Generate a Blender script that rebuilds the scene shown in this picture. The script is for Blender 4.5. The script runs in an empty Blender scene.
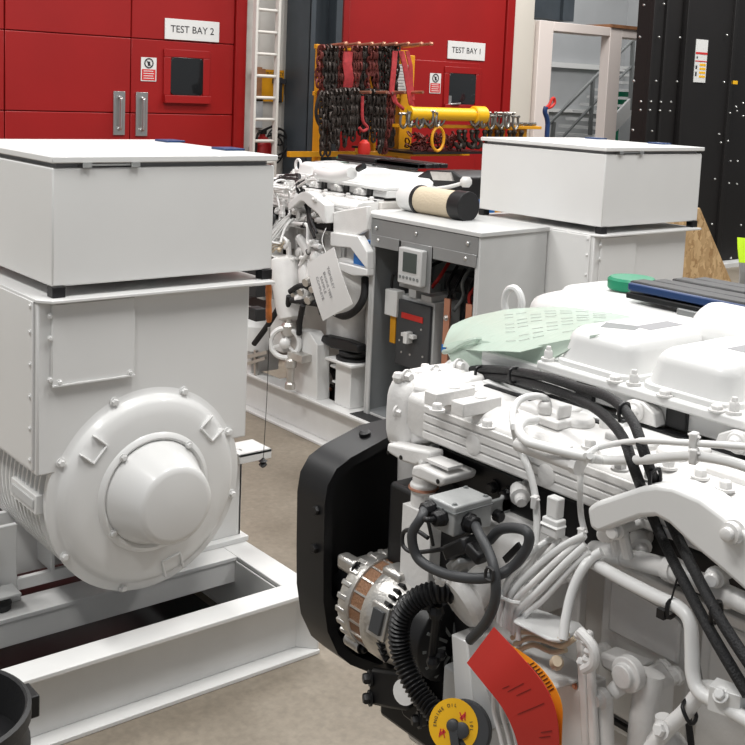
import bpy, bmesh, math, random
from mathutils import Vector, Matrix, noise
random.seed(7)
PI = math.pi
scn = bpy.context.scene
COL = scn.collection
V = Vector

# ---------------------------------------------------------------- camera
FPX, YAW, PITCH, ROLL, CY, CX, H = 1108.3, .6808, .1231, .0409, 225.8, 372.5, 2.0
_a, _b = math.cos(YAW), math.sin(YAW)
FW = V((_b*math.cos(PITCH), _a*math.cos(PITCH), -math.sin(PITCH)))
_R = V((_a, -_b, 0)); _U = _R.cross(FW)
_c, _s = math.cos(ROLL), math.sin(ROLL)
RT = _c*_R + _s*_U; UP = -_s*_R + _c*_U
CAM = V((0, 0, H))
def P(px, py, x=None, y=None, z=None):
    """a measured point of the photograph placed on a known plane of the hall"""
    d = FW + RT*((px-CX)/FPX) - UP*((py-CY)/FPX)
    if x is not None: t = (x-CAM.x)/d.x
    elif y is not None: t = (y-CAM.y)/d.y
    else: t = (z-CAM.z)/d.z
    return CAM + d*t
cam = bpy.data.cameras.new('camera'); camo = bpy.data.objects.new('camera', cam); COL.objects.link(camo)
m = Matrix.Identity(4)
for i, v in enumerate((RT, UP, -FW)):
    for j in range(3): m[j][i] = v[j]
m.translation = CAM
camo.matrix_world = m
cam.sensor_width = 36; cam.lens = 36*FPX/745; cam.shift_y = -(372.5-CY)/745
cam.clip_start = .05; cam.clip_end = 100
scn.camera = camo

# ---------------------------------------------------------------- materials
MATS = {}
def mat(name, col, rough=.5, metal=0, coat=0, noise_amt=0, nscale=8, bump=0, bscale=60, trans=0, alpha=1, emit=None, ior=1.45, sheen=0):
    m = bpy.data.materials.new(name); m.use_nodes = True
    nt = m.node_tree; b = nt.nodes['Principled BSDF']
    b.inputs['Base Color'].default_value = (*col, 1)
    b.inputs['Roughness'].default_value = rough; b.inputs['Metallic'].default_value = metal
    b.inputs['Coat Weight'].default_value = coat; b.inputs['Coat Roughness'].default_value = .12
    b.inputs['Transmission Weight'].default_value = trans; b.inputs['Alpha'].default_value = alpha
    b.inputs['IOR'].default_value = ior
    if emit:
        b.inputs['Emission Color'].default_value = (*emit[:3], 1); b.inputs['Emission Strength'].default_value = emit[3]
    tc = nt.nodes.new('ShaderNodeTexCoord')
    if noise_amt:
        n = nt.nodes.new('ShaderNodeTexNoise'); n.inputs['Scale'].default_value = nscale; n.inputs['Detail'].default_value = 6
        nt.links.new(tc.outputs['Object'], n.inputs['Vector'])
        r = nt.nodes.new('ShaderNodeValToRGB')
        r.color_ramp.elements[0].position = .3; r.color_ramp.elements[1].position = .7
        r.color_ramp.elements[0].color = (*[c*(1-noise_amt) for c in col], 1)
        r.color_ramp.elements[1].color = (*[min(1, c*(1+noise_amt)) for c in col], 1)
        nt.links.new(n.outputs['Fac'], r.inputs['Fac']); nt.links.new(r.outputs['Color'], b.inputs['Base Color'])
    if bump:
        n2 = nt.nodes.new('ShaderNodeTexNoise'); n2.inputs['Scale'].default_value = bscale; n2.inputs['Detail'].default_value = 4
        nt.links.new(tc.outputs['Object'], n2.inputs['Vector'])
        bp = nt.nodes.new('ShaderNodeBump'); bp.inputs['Strength'].default_value = bump; bp.inputs['Distance'].default_value = .01
        nt.links.new(n2.outputs['Fac'], bp.inputs['Height']); nt.links.new(bp.outputs['Normal'], b.inputs['Normal'])
    MATS[name] = m
    return m
W   = mat('white_paint', (.74,.74,.73), .38, coat=.25, noise_amt=.02, nscale=3)
WC  = mat('white_painted_casting', (.74,.73,.715), .42, coat=.2, noise_amt=.04, nscale=14, bump=.12, bscale=90)
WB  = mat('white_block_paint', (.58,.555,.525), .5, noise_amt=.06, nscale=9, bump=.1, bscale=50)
WS  = mat('white_skid_paint', (.70,.70,.69), .42, noise_amt=.05, nscale=5, coat=.1)
GR  = mat('light_grey_enamel', (.52,.525,.52), .4, noise_amt=.03)
GD  = mat('grey_cabinet_steel', (.27,.275,.275), .42, metal=.35, noise_amt=.06, nscale=5)
GDK = mat('grey_inner_steel', (.22,.23,.235), .5, noise_amt=.05)
GI  = mat('grey_backplate', (.17,.18,.18), .5, noise_amt=.08)
GJ  = mat('grey_junction_enamel', (.40,.41,.41), .38, metal=.2, bump=.08, bscale=120)
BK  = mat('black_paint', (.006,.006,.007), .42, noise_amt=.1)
BKM = mat('black_metal_panel', (.0055,.0045,.0045), .6, noise_amt=.2, nscale=2)
RB  = mat('black_rubber', (.02,.02,.021), .55, bump=.1, bscale=150)
HS  = mat('black_braided_hose', (.009,.009,.010), .6, bump=.4, bscale=300)
CG  = mat('dark_grey_cable', (.045,.047,.05), .5)
AL  = mat('cast_aluminium', (.60,.58,.55), .33, metal=.85, noise_amt=.1, nscale=20, bump=.15, bscale=120)
ST  = mat('steel', (.55,.55,.54), .3, metal=.9)
CU  = mat('copper', (.62,.30,.20), .35, metal=.8, noise_amt=.1)
WND = mat('copper_winding', (.25,.13,.07), .5, metal=.3, bump=.4, bscale=200)
RD  = mat('red_door_paint', (.27,.006,.006), .42, noise_amt=.08, nscale=1.5)
RDD = mat('dark_red_gap', (.12,.004,.004), .6)
RC  = mat('red_card', (.50,.022,.015), .5)
RS  = mat('red_webbing', (.36,.03,.035), .7, noise_amt=.2, nscale=30)
OR  = mat('orange_tag_card', (.85,.32,.02), .5)
YE  = mat('yellow_paint', (.66,.30,.01), .42, noise_amt=.08)
YL  = mat('yellow_plastic', (.82,.45,.01), .4)
BU  = mat('blue_plastic', (.012,.04,.13), .4)
BB  = mat('bright_blue_plastic', (.02,.16,.50), .4)
GN  = mat('green_plastic', (.005,.22,.11), .35)
CH  = mat('chain_steel', (.055,.045,.04), .45, metal=.7, noise_amt=.4, nscale=20)
CHR = mat('rusty_red_chain', (.13,.03,.025), .5, metal=.4, noise_amt=.4, nscale=20)
SH  = mat('shackle_steel', (.30,.29,.27), .35, metal=.9, noise_amt=.3, nscale=15)
WL  = mat('off_white_wall', (.62,.60,.56), .7, noise_amt=.04, nscale=2)
CR  = mat('cream_cladding', (.60,.56,.50), .55, noise_amt=.03, nscale=2)
PF  = mat('pale_pinkish_white_paint', (.78,.70,.66), .5)
COLM= mat('charcoal_steel', (.045,.055,.065), .45, noise_amt=.15, nscale=4)
PAP = mat('white_paper', (.66,.66,.65), .55)
INK = mat('ink', (.03,.03,.035), .6)
INKG= mat('grey_ink', (.25,.25,.26), .6)
RI  = mat('red_print', (.55,.03,.03), .5)
GRW = mat('grey_wall', (.42,.43,.44), .7, noise_amt=.05, nscale=2)
LCD = mat('display_glass', (.05,.065,.06), .15)
GLS = mat('dark_window_glass', (.012,.013,.014), .06, coat=.5)
BG  = mat('beige_filter', (.58,.49,.36), .7, bump=.5, bscale=90)
WIR = mat('cream_wire', (.60,.50,.36), .45)
BRK = mat('worn_orange_handle', (.50,.15,.03), .4, noise_amt=.3, nscale=30)
LIM = mat('lime_fabric', (.55,.85,.02), .75, bump=.1)
REF = mat('reflective_grey_band', (.35,.36,.36), .45)
PNK = mat('pink_cloth', (.62,.35,.30), .8)
WOOD= mat('brown_board', (.28,.13,.06), .6, noise_amt=.2)

def osb_mat():
    m = bpy.data.materials.new('strand_board'); m.use_nodes = True; nt = m.node_tree; b = nt.nodes['Principled BSDF']
    tc = nt.nodes.new('ShaderNodeTexCoord')
    v = nt.nodes.new('ShaderNodeTexVoronoi'); v.inputs['Scale'].default_value = 34
    mp = nt.nodes.new('ShaderNodeMapping'); mp.inputs['Scale'].default_value = (1, 1, .4)
    mp.inputs['Rotation'].default_value = (.3,.5,.2)
    n = nt.nodes.new('ShaderNodeTexNoise'); n.inputs['Scale'].default_value = 12
    mx = nt.nodes.new('ShaderNodeMixRGB'); mx.inputs['Fac'].default_value = .12
    nt.links.new(tc.outputs['Object'], n.inputs['Vector']); nt.links.new(tc.outputs['Object'], mx.inputs['Color1'])
    nt.links.new(n.outputs['Color'], mx.inputs['Color2']); nt.links.new(mx.outputs['Color'], mp.inputs['Vector'])
    nt.links.new(mp.outputs['Vector'], v.inputs['Vector'])
    r = nt.nodes.new('ShaderNodeValToRGB'); r.color_ramp.elements[0].color = (.42,.24,.10,1); r.color_ramp.elements[1].color = (.82,.58,.31,1)
    nt.links.new(v.outputs['Color'], r.inputs['Fac']); nt.links.new(r.outputs['Color'], b.inputs['Base Color']); b.inputs['Roughness'].default_value = .7
    return m
OSB = osb_mat()
def floor_mat():
    m = bpy.data.materials.new('concrete'); m.use_nodes = True; nt = m.node_tree; b = nt.nodes['Principled BSDF']
    tc = nt.nodes.new('ShaderNodeTexCoord')
    n = nt.nodes.new('ShaderNodeTexNoise'); n.inputs['Scale'].default_value = 1.6; n.inputs['Detail'].default_value = 9; n.inputs['Roughness'].default_value = .62
    n2 = nt.nodes.new('ShaderNodeTexNoise'); n2.inputs['Scale'].default_value = 45; n2.inputs['Detail'].default_value = 5
    nt.links.new(tc.outputs['Object'], n.inputs['Vector']); nt.links.new(tc.outputs['Object'], n2.inputs['Vector'])
    r = nt.nodes.new('ShaderNodeValToRGB'); r.color_ramp.elements[0].position = .3; r.color_ramp.elements[1].position = .72
    r.color_ramp.elements[0].color = (.185,.155,.118,1); r.color_ramp.elements[1].color = (.30,.26,.208,1)
    r2 = nt.nodes.new('ShaderNodeValToRGB'); r2.color_ramp.elements[0].position = .3; r2.color_ramp.elements[1].position = .75
    r2.color_ramp.elements[0].color = (.78,.78,.78,1); r2.color_ramp.elements[1].color = (1.1,1.1,1.1,1)
    mx = nt.nodes.new('ShaderNodeMixRGB'); mx.blend_type = 'MULTIPLY'; mx.inputs['Fac'].default_value = .8
    nt.links.new(n.outputs['Fac'], r.inputs['Fac']); nt.links.new(n2.outputs['Fac'], r2.inputs['Fac'])
    nt.links.new(r.outputs['Color'], mx.inputs['Color1']); nt.links.new(r2.outputs['Color'], mx.inputs['Color2'])
    # oil spots
    v = nt.nodes.new('ShaderNodeTexVoronoi'); v.inputs['Scale'].default_value = 2.2
    nt.links.new(tc.outputs['Object'], v.inputs['Vector'])
    r3 = nt.nodes.new('ShaderNodeValToRGB'); r3.color_ramp.elements[0].position = .03; r3.color_ramp.elements[1].position = .06
    r3.color_ramp.elements[0].color = (.35,.33,.3,1); r3.color_ramp.elements[1].color = (1,1,1,1)
    mx2 = nt.nodes.new('ShaderNodeMixRGB'); mx2.blend_type = 'MULTIPLY'; mx2.inputs['Fac'].default_value = .8
    nt.links.new(v.outputs['Distance'], r3.inputs['Fac']); nt.links.new(mx.outputs['Color'], mx2.inputs['Color1']); nt.links.new(r3.outputs['Color'], mx2.inputs['Color2'])
    nt.links.new(mx2.outputs['Color'], b.inputs['Base Color']); b.inputs['Roughness'].default_value = .5
    bp = nt.nodes.new('ShaderNodeBump'); bp.inputs['Strength'].default_value = .1
    nt.links.new(n2.outputs['Fac'], bp.inputs['Height']); nt.links.new(bp.outputs['Normal'], b.inputs['Normal'])
    return m
CON = floor_mat()
def film_mat():
    m = bpy.data.materials.new('printed_film'); m.use_nodes = True; nt = m.node_tree; b = nt.nodes['Principled BSDF']
    b.inputs['Roughness'].default_value = .3; b.inputs['Base Color'].default_value = (.50,.60,.52,1)
    b.inputs['Alpha'].default_value = .72
    tc = nt.nodes.new('ShaderNodeTexCoord')
    w = nt.nodes.new('ShaderNodeTexNoise'); w.inputs['Scale'].default_value = 7
    mp = nt.nodes.new('ShaderNodeMapping'); mp.inputs['Scale'].default_value = (1.4,10,1); mp.inputs['Rotation'].default_value = (0,0,.25)
    nt.links.new(tc.outputs['Object'], mp.inputs['Vector']); nt.links.new(mp.outputs['Vector'], w.inputs['Vector'])
    bp = nt.nodes.new('ShaderNodeBump'); bp.inputs['Strength'].default_value = .3; bp.inputs['Distance'].default_value = .008
    nt.links.new(w.outputs['Fac'], bp.inputs['Height']); nt.links.new(bp.outputs['Normal'], b.inputs['Normal'])
    return m
FILM = film_mat()

# ---------------------------------------------------------------- mesh tools
class MB:
    def __init__(s): s.bm = bmesh.new(); s.mi = 0; s.mats = []
    def m(s, mt):
        if mt not in s.mats: s.mats.append(mt)
        s.mi = s.mats.index(mt); return s
    def _f(s, vs):
        try: f = s.bm.faces.new(vs); f.material_index = s.mi; f.smooth = True; return f
        except ValueError: return None
    def hexa(s, p):      # eight corners: bottom ring 0-3, top ring 4-7
        v = [s.bm.verts.new(q) for q in p]
        for f in ((3,2,1,0),(4,5,6,7),(0,1,5,4),(1,2,6,5),(2,3,7,6),(3,0,4,7)): s._f([v[i] for i in f])
        return s
    def box(s, x0, x1, y0, y1, z0, z1, rz=0, piv=None):
        p = [V((x0,y0,z0)),V((x1,y0,z0)),V((x1,y1,z0)),V((x0,y1,z0)),V((x0,y0,z1)),V((x1,y0,z1)),V((x1,y1,z1)),V((x0,y1,z1))]
        if rz:
            c = V(piv) if piv else V(((x0+x1)/2,(y0+y1)/2,0)); c.z = 0; R = Matrix.Rotation(rz,3,'Z')
            p = [R@(q-c)+c for q in p]
        return s.hexa(p)
    def obox(s, c, ax, ay, az, dx, dy, dz):
        c = V(c); ax = V(ax).normalized()*dx/2; ay = V(ay).normalized()*dy/2; az = V(az).normalized()*dz/2
        return s.hexa([c-ax-ay-az, c+ax-ay-az, c+ax+ay-az, c-ax+ay-az, c-ax-ay+az, c+ax-ay+az, c+ax+ay+az, c-ax+ay+az])
    def bar(s, a, b, w, h, up=(0,0,1)):
        a = V(a); b = V(b); d = b-a; side = d.cross(V(up))
        if side.length < 1e-6: side = d.cross(V((1,0,0)))
        u = side.cross(d)
        return s.obox((a+b)/2, d, side, u, d.length, w, h)
    def prism(s, pts, ext):   # closed polygon, extruded by a vector
        ext = V(ext); a = [s.bm.verts.new(V(p)) for p in pts]; b = [s.bm.verts.new(V(p)+ext) for p in pts]; n = len(pts)
        s._f(a[::-1]); s._f(b)
        for i in range(n): s._f([a[i], a[(i+1)%n], b[(i+1)%n], b[i]])
        return s
    def rings(s, rs, cap=True, close=False):
        rr = [[s.bm.verts.new(q) for q in r] for r in rs]; n = len(rr[0])
        L = len(rr)
        for i in range(L if close else L-1):
            A, B = rr[i], rr[(i+1) % L]
            for j in range(n): s._f([A[j], A[(j+1)%n], B[(j+1)%n], B[j]])
        if cap and not close: s._f(rr[0][::-1]); s._f(rr[-1])
        return s
    def lathe(s, prof, o, ax, n=32, cap=True, close=False):   # prof: (r, t) along ax
        o = V(o); ax = V(ax).normalized(); u = ax.orthogonal().normalized(); w = ax.cross(u)
        return s.rings([[o+ax*t+(u*math.cos(2*PI*k/n)+w*math.sin(2*PI*k/n))*max(r,1e-4) for k in range(n)] for r, t in prof], cap, close)
    def cyl(s, a, b, r, n=16, r2=None):
        a = V(a); b = V(b); r2 = r if r2 is None else r2
        return s.lathe([(r,0),(r2,(b-a).length)], a, b-a, n)
    def bolt(s, p, d, r=.011, h=.012, washer=True):
        p = V(p); d = V(d).normalized()
        if washer: s.lathe([(r*1.45,0),(r*1.45,h*.3)], p, d, 12)
        s.lathe([(r,h*.25),(r,h*.9),(r*.8,h*1.1)], p, d, 6)
        return s
    def ball(s, c, r, n=12, sc=(1,1,1)):
        c = V(c); R = []
        for i in range(1, n//2):
            t = PI*i/(n//2); R.append([c+V((math.sin(t)*math.cos(2*PI*k/n)*r*sc[0], math.sin(t)*math.sin(2*PI*k/n)*r*sc[1], math.cos(t)*r*sc[2])) for k in range(n)])
        return s.rings(R[::-1])
    def rbox(s, x0, x1, y0, y1, z0, z1, r, seg=5, rt=None, taper=0):
        """box with rounded vertical edges and rounded top edge"""
        rt = r*.8 if rt is None else rt
        def ring(z, ins):
            out = []
            rr = max(r-ins*.5, .002)
            for cx, cy, a0 in ((x1-rr-ins,y1-rr-ins,0),(x0+rr+ins,y1-rr-ins,PI/2),(x0+rr+ins,y0+rr+ins,PI),(x1-rr-ins,y0+rr+ins,1.5*PI)):
                for k in range(seg+1):
                    a = a0+PI/2*k/seg; out.append(V((cx+rr*math.cos(a), cy+rr*math.sin(a), z)))
            return out
        rs = [ring(z0, 0), ring(z1-rt, taper)]
        for k in range(1, seg+1):
            a = PI/2*k/seg; rs.append(ring(z1-rt+rt*math.sin(a), taper+rt*(1-math.cos(a))))
        return s.rings(rs)
    def tube(s, pts, r, n=10, res=6, smooth=True, corr=0, close=False, rfun=None):
        pts = [V(p) for p in pts]
        if smooth and len(pts) > 2:
            q = []
            N = len(pts)
            for i in range(N-1 if not close else N):
                if close: p0, p1, p2, p3 = pts[(i-1)%N], pts[i], pts[(i+1)%N], pts[(i+2)%N]
                else: p0, p1, p2, p3 = pts[max(i-1,0)], pts[i], pts[i+1], pts[min(i+2,N-1)]
                for k in range(res):
                    t = k/res
                    q.append(.5*((2*p1)+(-p0+p2)*t+(2*p0-5*p1+4*p2-p3)*t*t+(-p0+3*p1-3*p2+p3)*t**3))
            if not close: q.append(pts[-1])
            pts = q
        if corr:   # resample densely for a corrugated conduit
            L = [0]
            for i in range(1, len(pts)): L.append(L[-1]+(pts[i]-pts[i-1]).length)
            M_ = int(L[-1]/corr*4); q = []; j = 0
            for k in range(M_+1):
                d = L[-1]*k/M_
                while j < len(L)-2 and L[j+1] < d: j += 1
                t = (d-L[j])/max(L[j+1]-L[j], 1e-9); q.append(pts[j].lerp(pts[j+1], t))
            pts = q
        N = len(pts); T = []
        for i in range(N):
            if close: t = pts[(i+1)%N]-pts[(i-1)%N]
            else: t = pts[min(i+1,N-1)]-pts[max(i-1,0)]
            T.append(t.normalized())
        u = T[0].orthogonal().normalized(); R = []
        for i in range(N):
            u = (u-T[i]*u.dot(T[i])).normalized(); w = T[i].cross(u)
            rr = r if rfun is None else r*rfun(i/(N-1))
            if corr: rr *= (1.0, 1.09, 1.0, .86)[i % 4]
            R.append([pts[i]+(u*math.cos(2*PI*k/n)+w*math.sin(2*PI*k/n))*rr for k in range(n)])
        return s.rings(R, not close, close)
    def sheet(s, grid, th=.001):   # grid of points with thickness along local normal
        nr, nc = len(grid), len(grid[0]); g = [[V(p) for p in r] for r in grid]
        top = [[None]*nc for _ in range(nr)]; bot = [[None]*nc for _ in range(nr)]
        for i in range(nr):
            for j in range(nc):
                a = g[min(i+1,nr-1)][j]-g[max(i-1,0)][j]; b = g[i][min(j+1,nc-1)]-g[i][max(j-1,0)]
                n = a.cross(b)
                n = n.normalized() if n.length > 1e-9 else V((0,0,1))
                top[i][j] = s.bm.verts.new(g[i][j]+n*th/2); bot[i][j] = s.bm.verts.new(g[i][j]-n*th/2)
        for i in range(nr-1):
            for j in range(nc-1):
                s._f([top[i][j],top[i+1][j],top[i+1][j+1],top[i][j+1]]); s._f([bot[i][j+1],bot[i+1][j+1],bot[i+1][j],bot[i][j]])
        for i in range(nr-1):
            s._f([top[i][0],bot[i][0],bot[i+1][0],top[i+1][0]]); s._f([top[i+1][-1],bot[i+1][-1],bot[i][-1],top[i][-1]])
        for j in range(nc-1):
            s._f([top[0][j+1],bot[0][j+1],bot[0][j],top[0][j]]); s._f([top[-1][j],bot[-1][j],bot[-1][j+1],top[-1][j+1]])
        return s
    def build(s, name, mt=None, parent=None, **kw):
        if parent and name in SPLIT:
            o = split_build(s, SPLIT[name], mt, parent, kw)
            if o: return o
            name = SPLIT[name]
        return s._build(name, mt, parent, **kw)
    def _build(s, name, mt=None, parent=None, bev=0, seg=2, ang=35):
        o0 = WLOC.get(parent.name, V((0,0,0))) if parent else V((0,0,0))
        bmesh.ops.recalc_face_normals(s.bm, faces=s.bm.faces[:])
        if not parent and s.bm.verts:   # own origin at the base centre
            xs = [v.co.x for v in s.bm.verts]; ys = [v.co.y for v in s.bm.verts]; zs = [v.co.z for v in s.bm.verts]
            o0 = V(((min(xs)+max(xs))/2, (min(ys)+max(ys))/2, min(zs)))
        for v in s.bm.verts: v.co -= o0
        me = bpy.data.meshes.new(name); s.bm.to_mesh(me); s.bm.free()
        for k in (s.mats or [mt]): me.materials.append(k)
        me.set_sharp_from_angle(angle=math.radians(ang))
        o = bpy.data.objects.new(name, me); COL.objects.link(o)
        if parent: o.parent = parent
        else: o.location = o0
        WLOC[o.name] = o0
        if bev:
            b = o.modifiers.new('bevel', 'BEVEL'); b.width = bev; b.segments = seg; b.limit_method = 'ANGLE'; b.angle_limit = math.radians(42)
            b.harden_normals = False; b.use_clamp_overlap = True
        return o
WLOC = {}
SPLIT = {'cover_bolts':'cover_bolt','manifold_bosses':'manifold_boss','end_cap_bolts':'end_cap_bolt','rail_bolts':'rail_bolt','guard_bolts':'guard_bolt','bracket_bolts':'bracket_bolt',
 'black_bolts':'black_bolt','studs':'stud','flange_bolts':'flange_bolt','end_collar':'end_collar','stand_off_bracket':'stand_off_bracket','filter_end_ring':'filter_end_ring','panel_screws':'panel_screw',
 'plate_screws':'plate_screw','manifold_bolts':'manifold_bolt','latch_buttons':'latch_button','keys':'key','bolt_heads':'bolt_head','face_screws':'face_screw','current_transformer':'current_transformer',
 'bracket_holes':'bracket_hole','ear_bolt':'ear_bolt','lug_bolt':'lug_bolt','through_lug':'through_lug','top_terminals':'top_terminal','lid_catch':'lid_catch','foot_bolt':'foot_bolt','bolt':'bolt',
 'header_strip':'header_strip','copper_bar':'copper_bar','pad_edge':'pad_edge','blue_pad_edge':'blue_pad_edge','tray_plate':'tray_plate','ribbed_black_pad':'ribbed_black_pad','black_hose':'black_hose',
 'manifold_ribs':'manifold_rib','dark_groove_strip':'dark_groove_strip','casting_arm':'casting_arm','pipe_sleeve':'pipe_sleeve','housing_seam':'housing_seam','pipe_fittings':'pipe_fitting','handrail':'handrail','tread':'tread','accessory_plate':'accessory_plate'}
class Pieces(list):
    def __setitem__(s, k, v):
        for o in s: o[k] = v
    def get(s, k, d=None): return s[0].get(k, d)
def split_build(q, name, mt, parent, kw):
    bm = q.bm; bm.verts.index_update(); seen = {}; isl = []
    for v in bm.verts:
        if v in seen: continue
        st = [v]; seen[v] = len(isl); cur = []
        while st:
            w = st.pop(); cur.append(w)
            for e in w.link_edges:
                o = e.other_vert(w)
                if o not in seen: seen[o] = len(isl); st.append(o)
        isl.append(cur)
    bb = [(V((min(v.co[i] for v in c) for i in range(3))), V((max(v.co[i] for v in c) for i in range(3)))) for c in isl]
    par = list(range(len(isl)))
    def fd(i):
        while par[i] != i: i = par[i]
        return i
    e = .0015
    for i in range(len(isl)):
        for j in range(i):
            if all(bb[i][0][k]-e <= bb[j][1][k] and bb[j][0][k]-e <= bb[i][1][k] for k in range(3)): par[fd(i)] = fd(j)
    groups = {}
    for i in range(len(isl)): groups.setdefault(fd(i), []).append(i)
    if len(groups) == 1: return None
    out = Pieces()
    for g in groups.values():
        ids = set(g); n = MB(); n.mats = list(q.mats); mp = {}
        for i in g:
            for v in isl[i]: mp[v] = n.bm.verts.new(v.co)
        for f in bm.faces:
            if seen[f.verts[0]] in ids:
                nf = n.bm.faces.new([mp[v] for v in f.verts]); nf.material_index = f.material_index; nf.smooth = True
        out.append(n._build(name, mt, parent, **kw))
    bm.free(); return out
def tag(o, label=None, cat=None, group=None, kind=None):
    if label: o['label'] = label
    if cat: o['category'] = cat
    if group: o['group'] = group
    if kind: o['kind'] = kind
    return o
def thing(name, loc, label, cat, group=None):
    o = bpy.data.objects.new(name, None); COL.objects.link(o); o.location = loc; WLOC[o.name] = V(loc)
    o.empty_display_size = .05
    return tag(o, label, cat, group)
def struct(o): o['kind'] = 'structure'; return o
def copy_tree(o, parent=None, skip=()):
    c = o.copy(); COL.objects.link(c)
    if parent: c.parent = parent
    for ch in list(o.children):
        if ch.get('solo'): continue
        copy_tree(ch, c)
    return c
def text(name, s, size, loc, rot, mt, parent=None, al='CENTER', depth=.0006):
    cu = bpy.data.curves.new(name, 'FONT'); cu.body = s; cu.size = size; cu.extrude = depth; cu.align_x = al; cu.align_y = 'CENTER'; cu.resolution_u = 3
    t = bpy.data.objects.new(name+'_tmp', cu); COL.objects.link(t)
    dg = bpy.context.evaluated_depsgraph_get(); me = bpy.data.meshes.new_from_object(t.evaluated_get(dg))
    bpy.data.objects.remove(t); bpy.data.curves.remove(cu)
    o0 = WLOC.get(parent.name, V((0,0,0))) if parent else V((0,0,0))
    M_ = (rot if isinstance(rot, Matrix) else Matrix.Rotation(0,4,'Z')).to_4x4(); M_.translation = V(loc)-o0
    me.transform(M_); me.materials.clear(); me.materials.append(mt)
    o = bpy.data.objects.new(name, me); COL.objects.link(o)
    if parent: o.parent = parent
    WLOC[o.name] = o0
    return o
def frame(xa, ya):
    xa = V(xa).normalized(); za = xa.cross(V(ya)).normalized(); ya = za.cross(xa)
    m = Matrix.Identity(3)
    for i, v in enumerate((xa, ya, za)):
        for j in range(3): m[j][i] = v[j]
    return m
WALLR = frame((1,0,0),(0,0,1))   # text facing -y
# ================================================================ the hall
YW = 9.0
struct(MB().box(-4, 18, -4, 15, -.1, 0).build('floor', CON))
struct(MB().box(-4, 5.60, YW, YW+.2, 0, 5).build('wall_back', WL))
def wpiece(n, x0, x1, y0, y1, z0, z1, mt, bev=.004): return struct(MB().box(x0,x1,y0,y1,z0,z1).build(n, mt, bev=bev))
wpiece('wall_back', 5.60, 6.11, YW+.02, YW+.2, 0, 5, WL)
wpiece('wall_back', 6.11, 9.14, YW+.03, YW+.2, 0, 5, WL)
wpiece('wall_back', 15.0, 15.2, YW, 15, 0, 5, GRW)
wpiece('wall_far', 9.5, 18, 12.0, 12.15, 0, 5, GRW)

def door(name, x0, x1, seams_x, panel_z, front, gap):
    d = MB(); xs = [x0]+seams_x+[x1]; zs = [0]+panel_z+[4.6]
    for i in range(len(xs)-1):
        for j in range(len(zs)-1):
            d.box(xs[i]+.004, xs[i+1]-.004, front, YW+.04, zs[j]+.003, zs[j+1]-.003)
    return d.build(name, RD, bev=.006)
# bay 2 doors, left
d2 = struct(door('door_1', 1.0, 5.48, [3.327, 4.438], [1.703, 2.35], YW-.10, 0))
tr = MB(); tr.box(5.485, 5.60, YW-.12, YW+.04, 0, 4.6); tr.build('trim_1', RD, bev=.005); struct(bpy.data.objects['trim_1'])
bk = MB().box(1.0, 5.5, YW-.06, YW-.02, 0, 4.6).build('trim_2', RDD); struct(bk)
def pull(px0, px1, py0, py1, parent):
    a = P(px0, py0, y=YW-.105); b = P(px1, py1, y=YW-.105)
    q = MB(); q.box(a.x, b.x, YW-.112, YW-.1, b.z, a.z)
    h = q.build('handle_plate', ST, parent, bev=.002); h['label'] = 'satin steel pull plate'
    c = (a.x+b.x)/2; t = MB(); t.tube([(c,YW-.112,b.z+.05),(c,YW-.145,b.z+.06),(c,YW-.15,b.z+.09),(c,YW-.15,a.z-.09),(c,YW-.145,a.z-.06),(c,YW-.112,a.z-.05)], .013, 10, 3)
    t.build('handle', ST, parent)
pull(113.5, 124.5, 91, 135, d2); pull(136, 147, 92, 136, d2)
def sign_board(name, px0, px1, py0, py1, txt, label, yy, tsize):
    a = P(px0, py0, y=yy); b = P(px1, py1, y=yy)
    r = thing(name, ((a.x+b.x)/2, yy, b.z), label, 'sign')
    MB().box(a.x, b.x, yy-.01, yy, b.z, a.z).build('board', PAP, r, bev=.002)
    o = text('lettering', txt, tsize, ((a.x+b.x)/2, yy-.0115, (a.z+b.z)/2), WALLR, INK, r); return r
sign_board('bay_sign', 164.7, 218.5, 18, 42.5, 'TEST BAY 2', 'white TEST BAY 2 sign on the left red door', YW-.101, .088)
def window(name, px0, px1, py0, py1, yy, parent):
    a = P(px0, py0, y=yy); b = P(px1, py1, y=yy)
    f = MB(); t = .07
    f.box(a.x-t, b.x+t, yy-.015, yy+.01, a.z, a.z+t).box(a.x-t, b.x+t, yy-.045, yy+.01, b.z-t, b.z).box(a.x-t, a.x, yy-.015, yy+.01, b.z, a.z).box(b.x, b.x+t, yy-.015, yy+.01, b.z, a.z)
    fr = f.build('window_frame', RD, parent, bev=.004)
    g = MB().rbox(a.x, b.x, -(a.z), -(b.z), 0, .012, .04, rt=.003)
    for v in g.bm.verts: v.co = V((v.co.x, yy-v.co.z-.002, -v.co.y))
    g.build('window_pane', GLS, fr)
window('w', 170.5, 202, 57, 96, YW-.1, d2)
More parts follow.
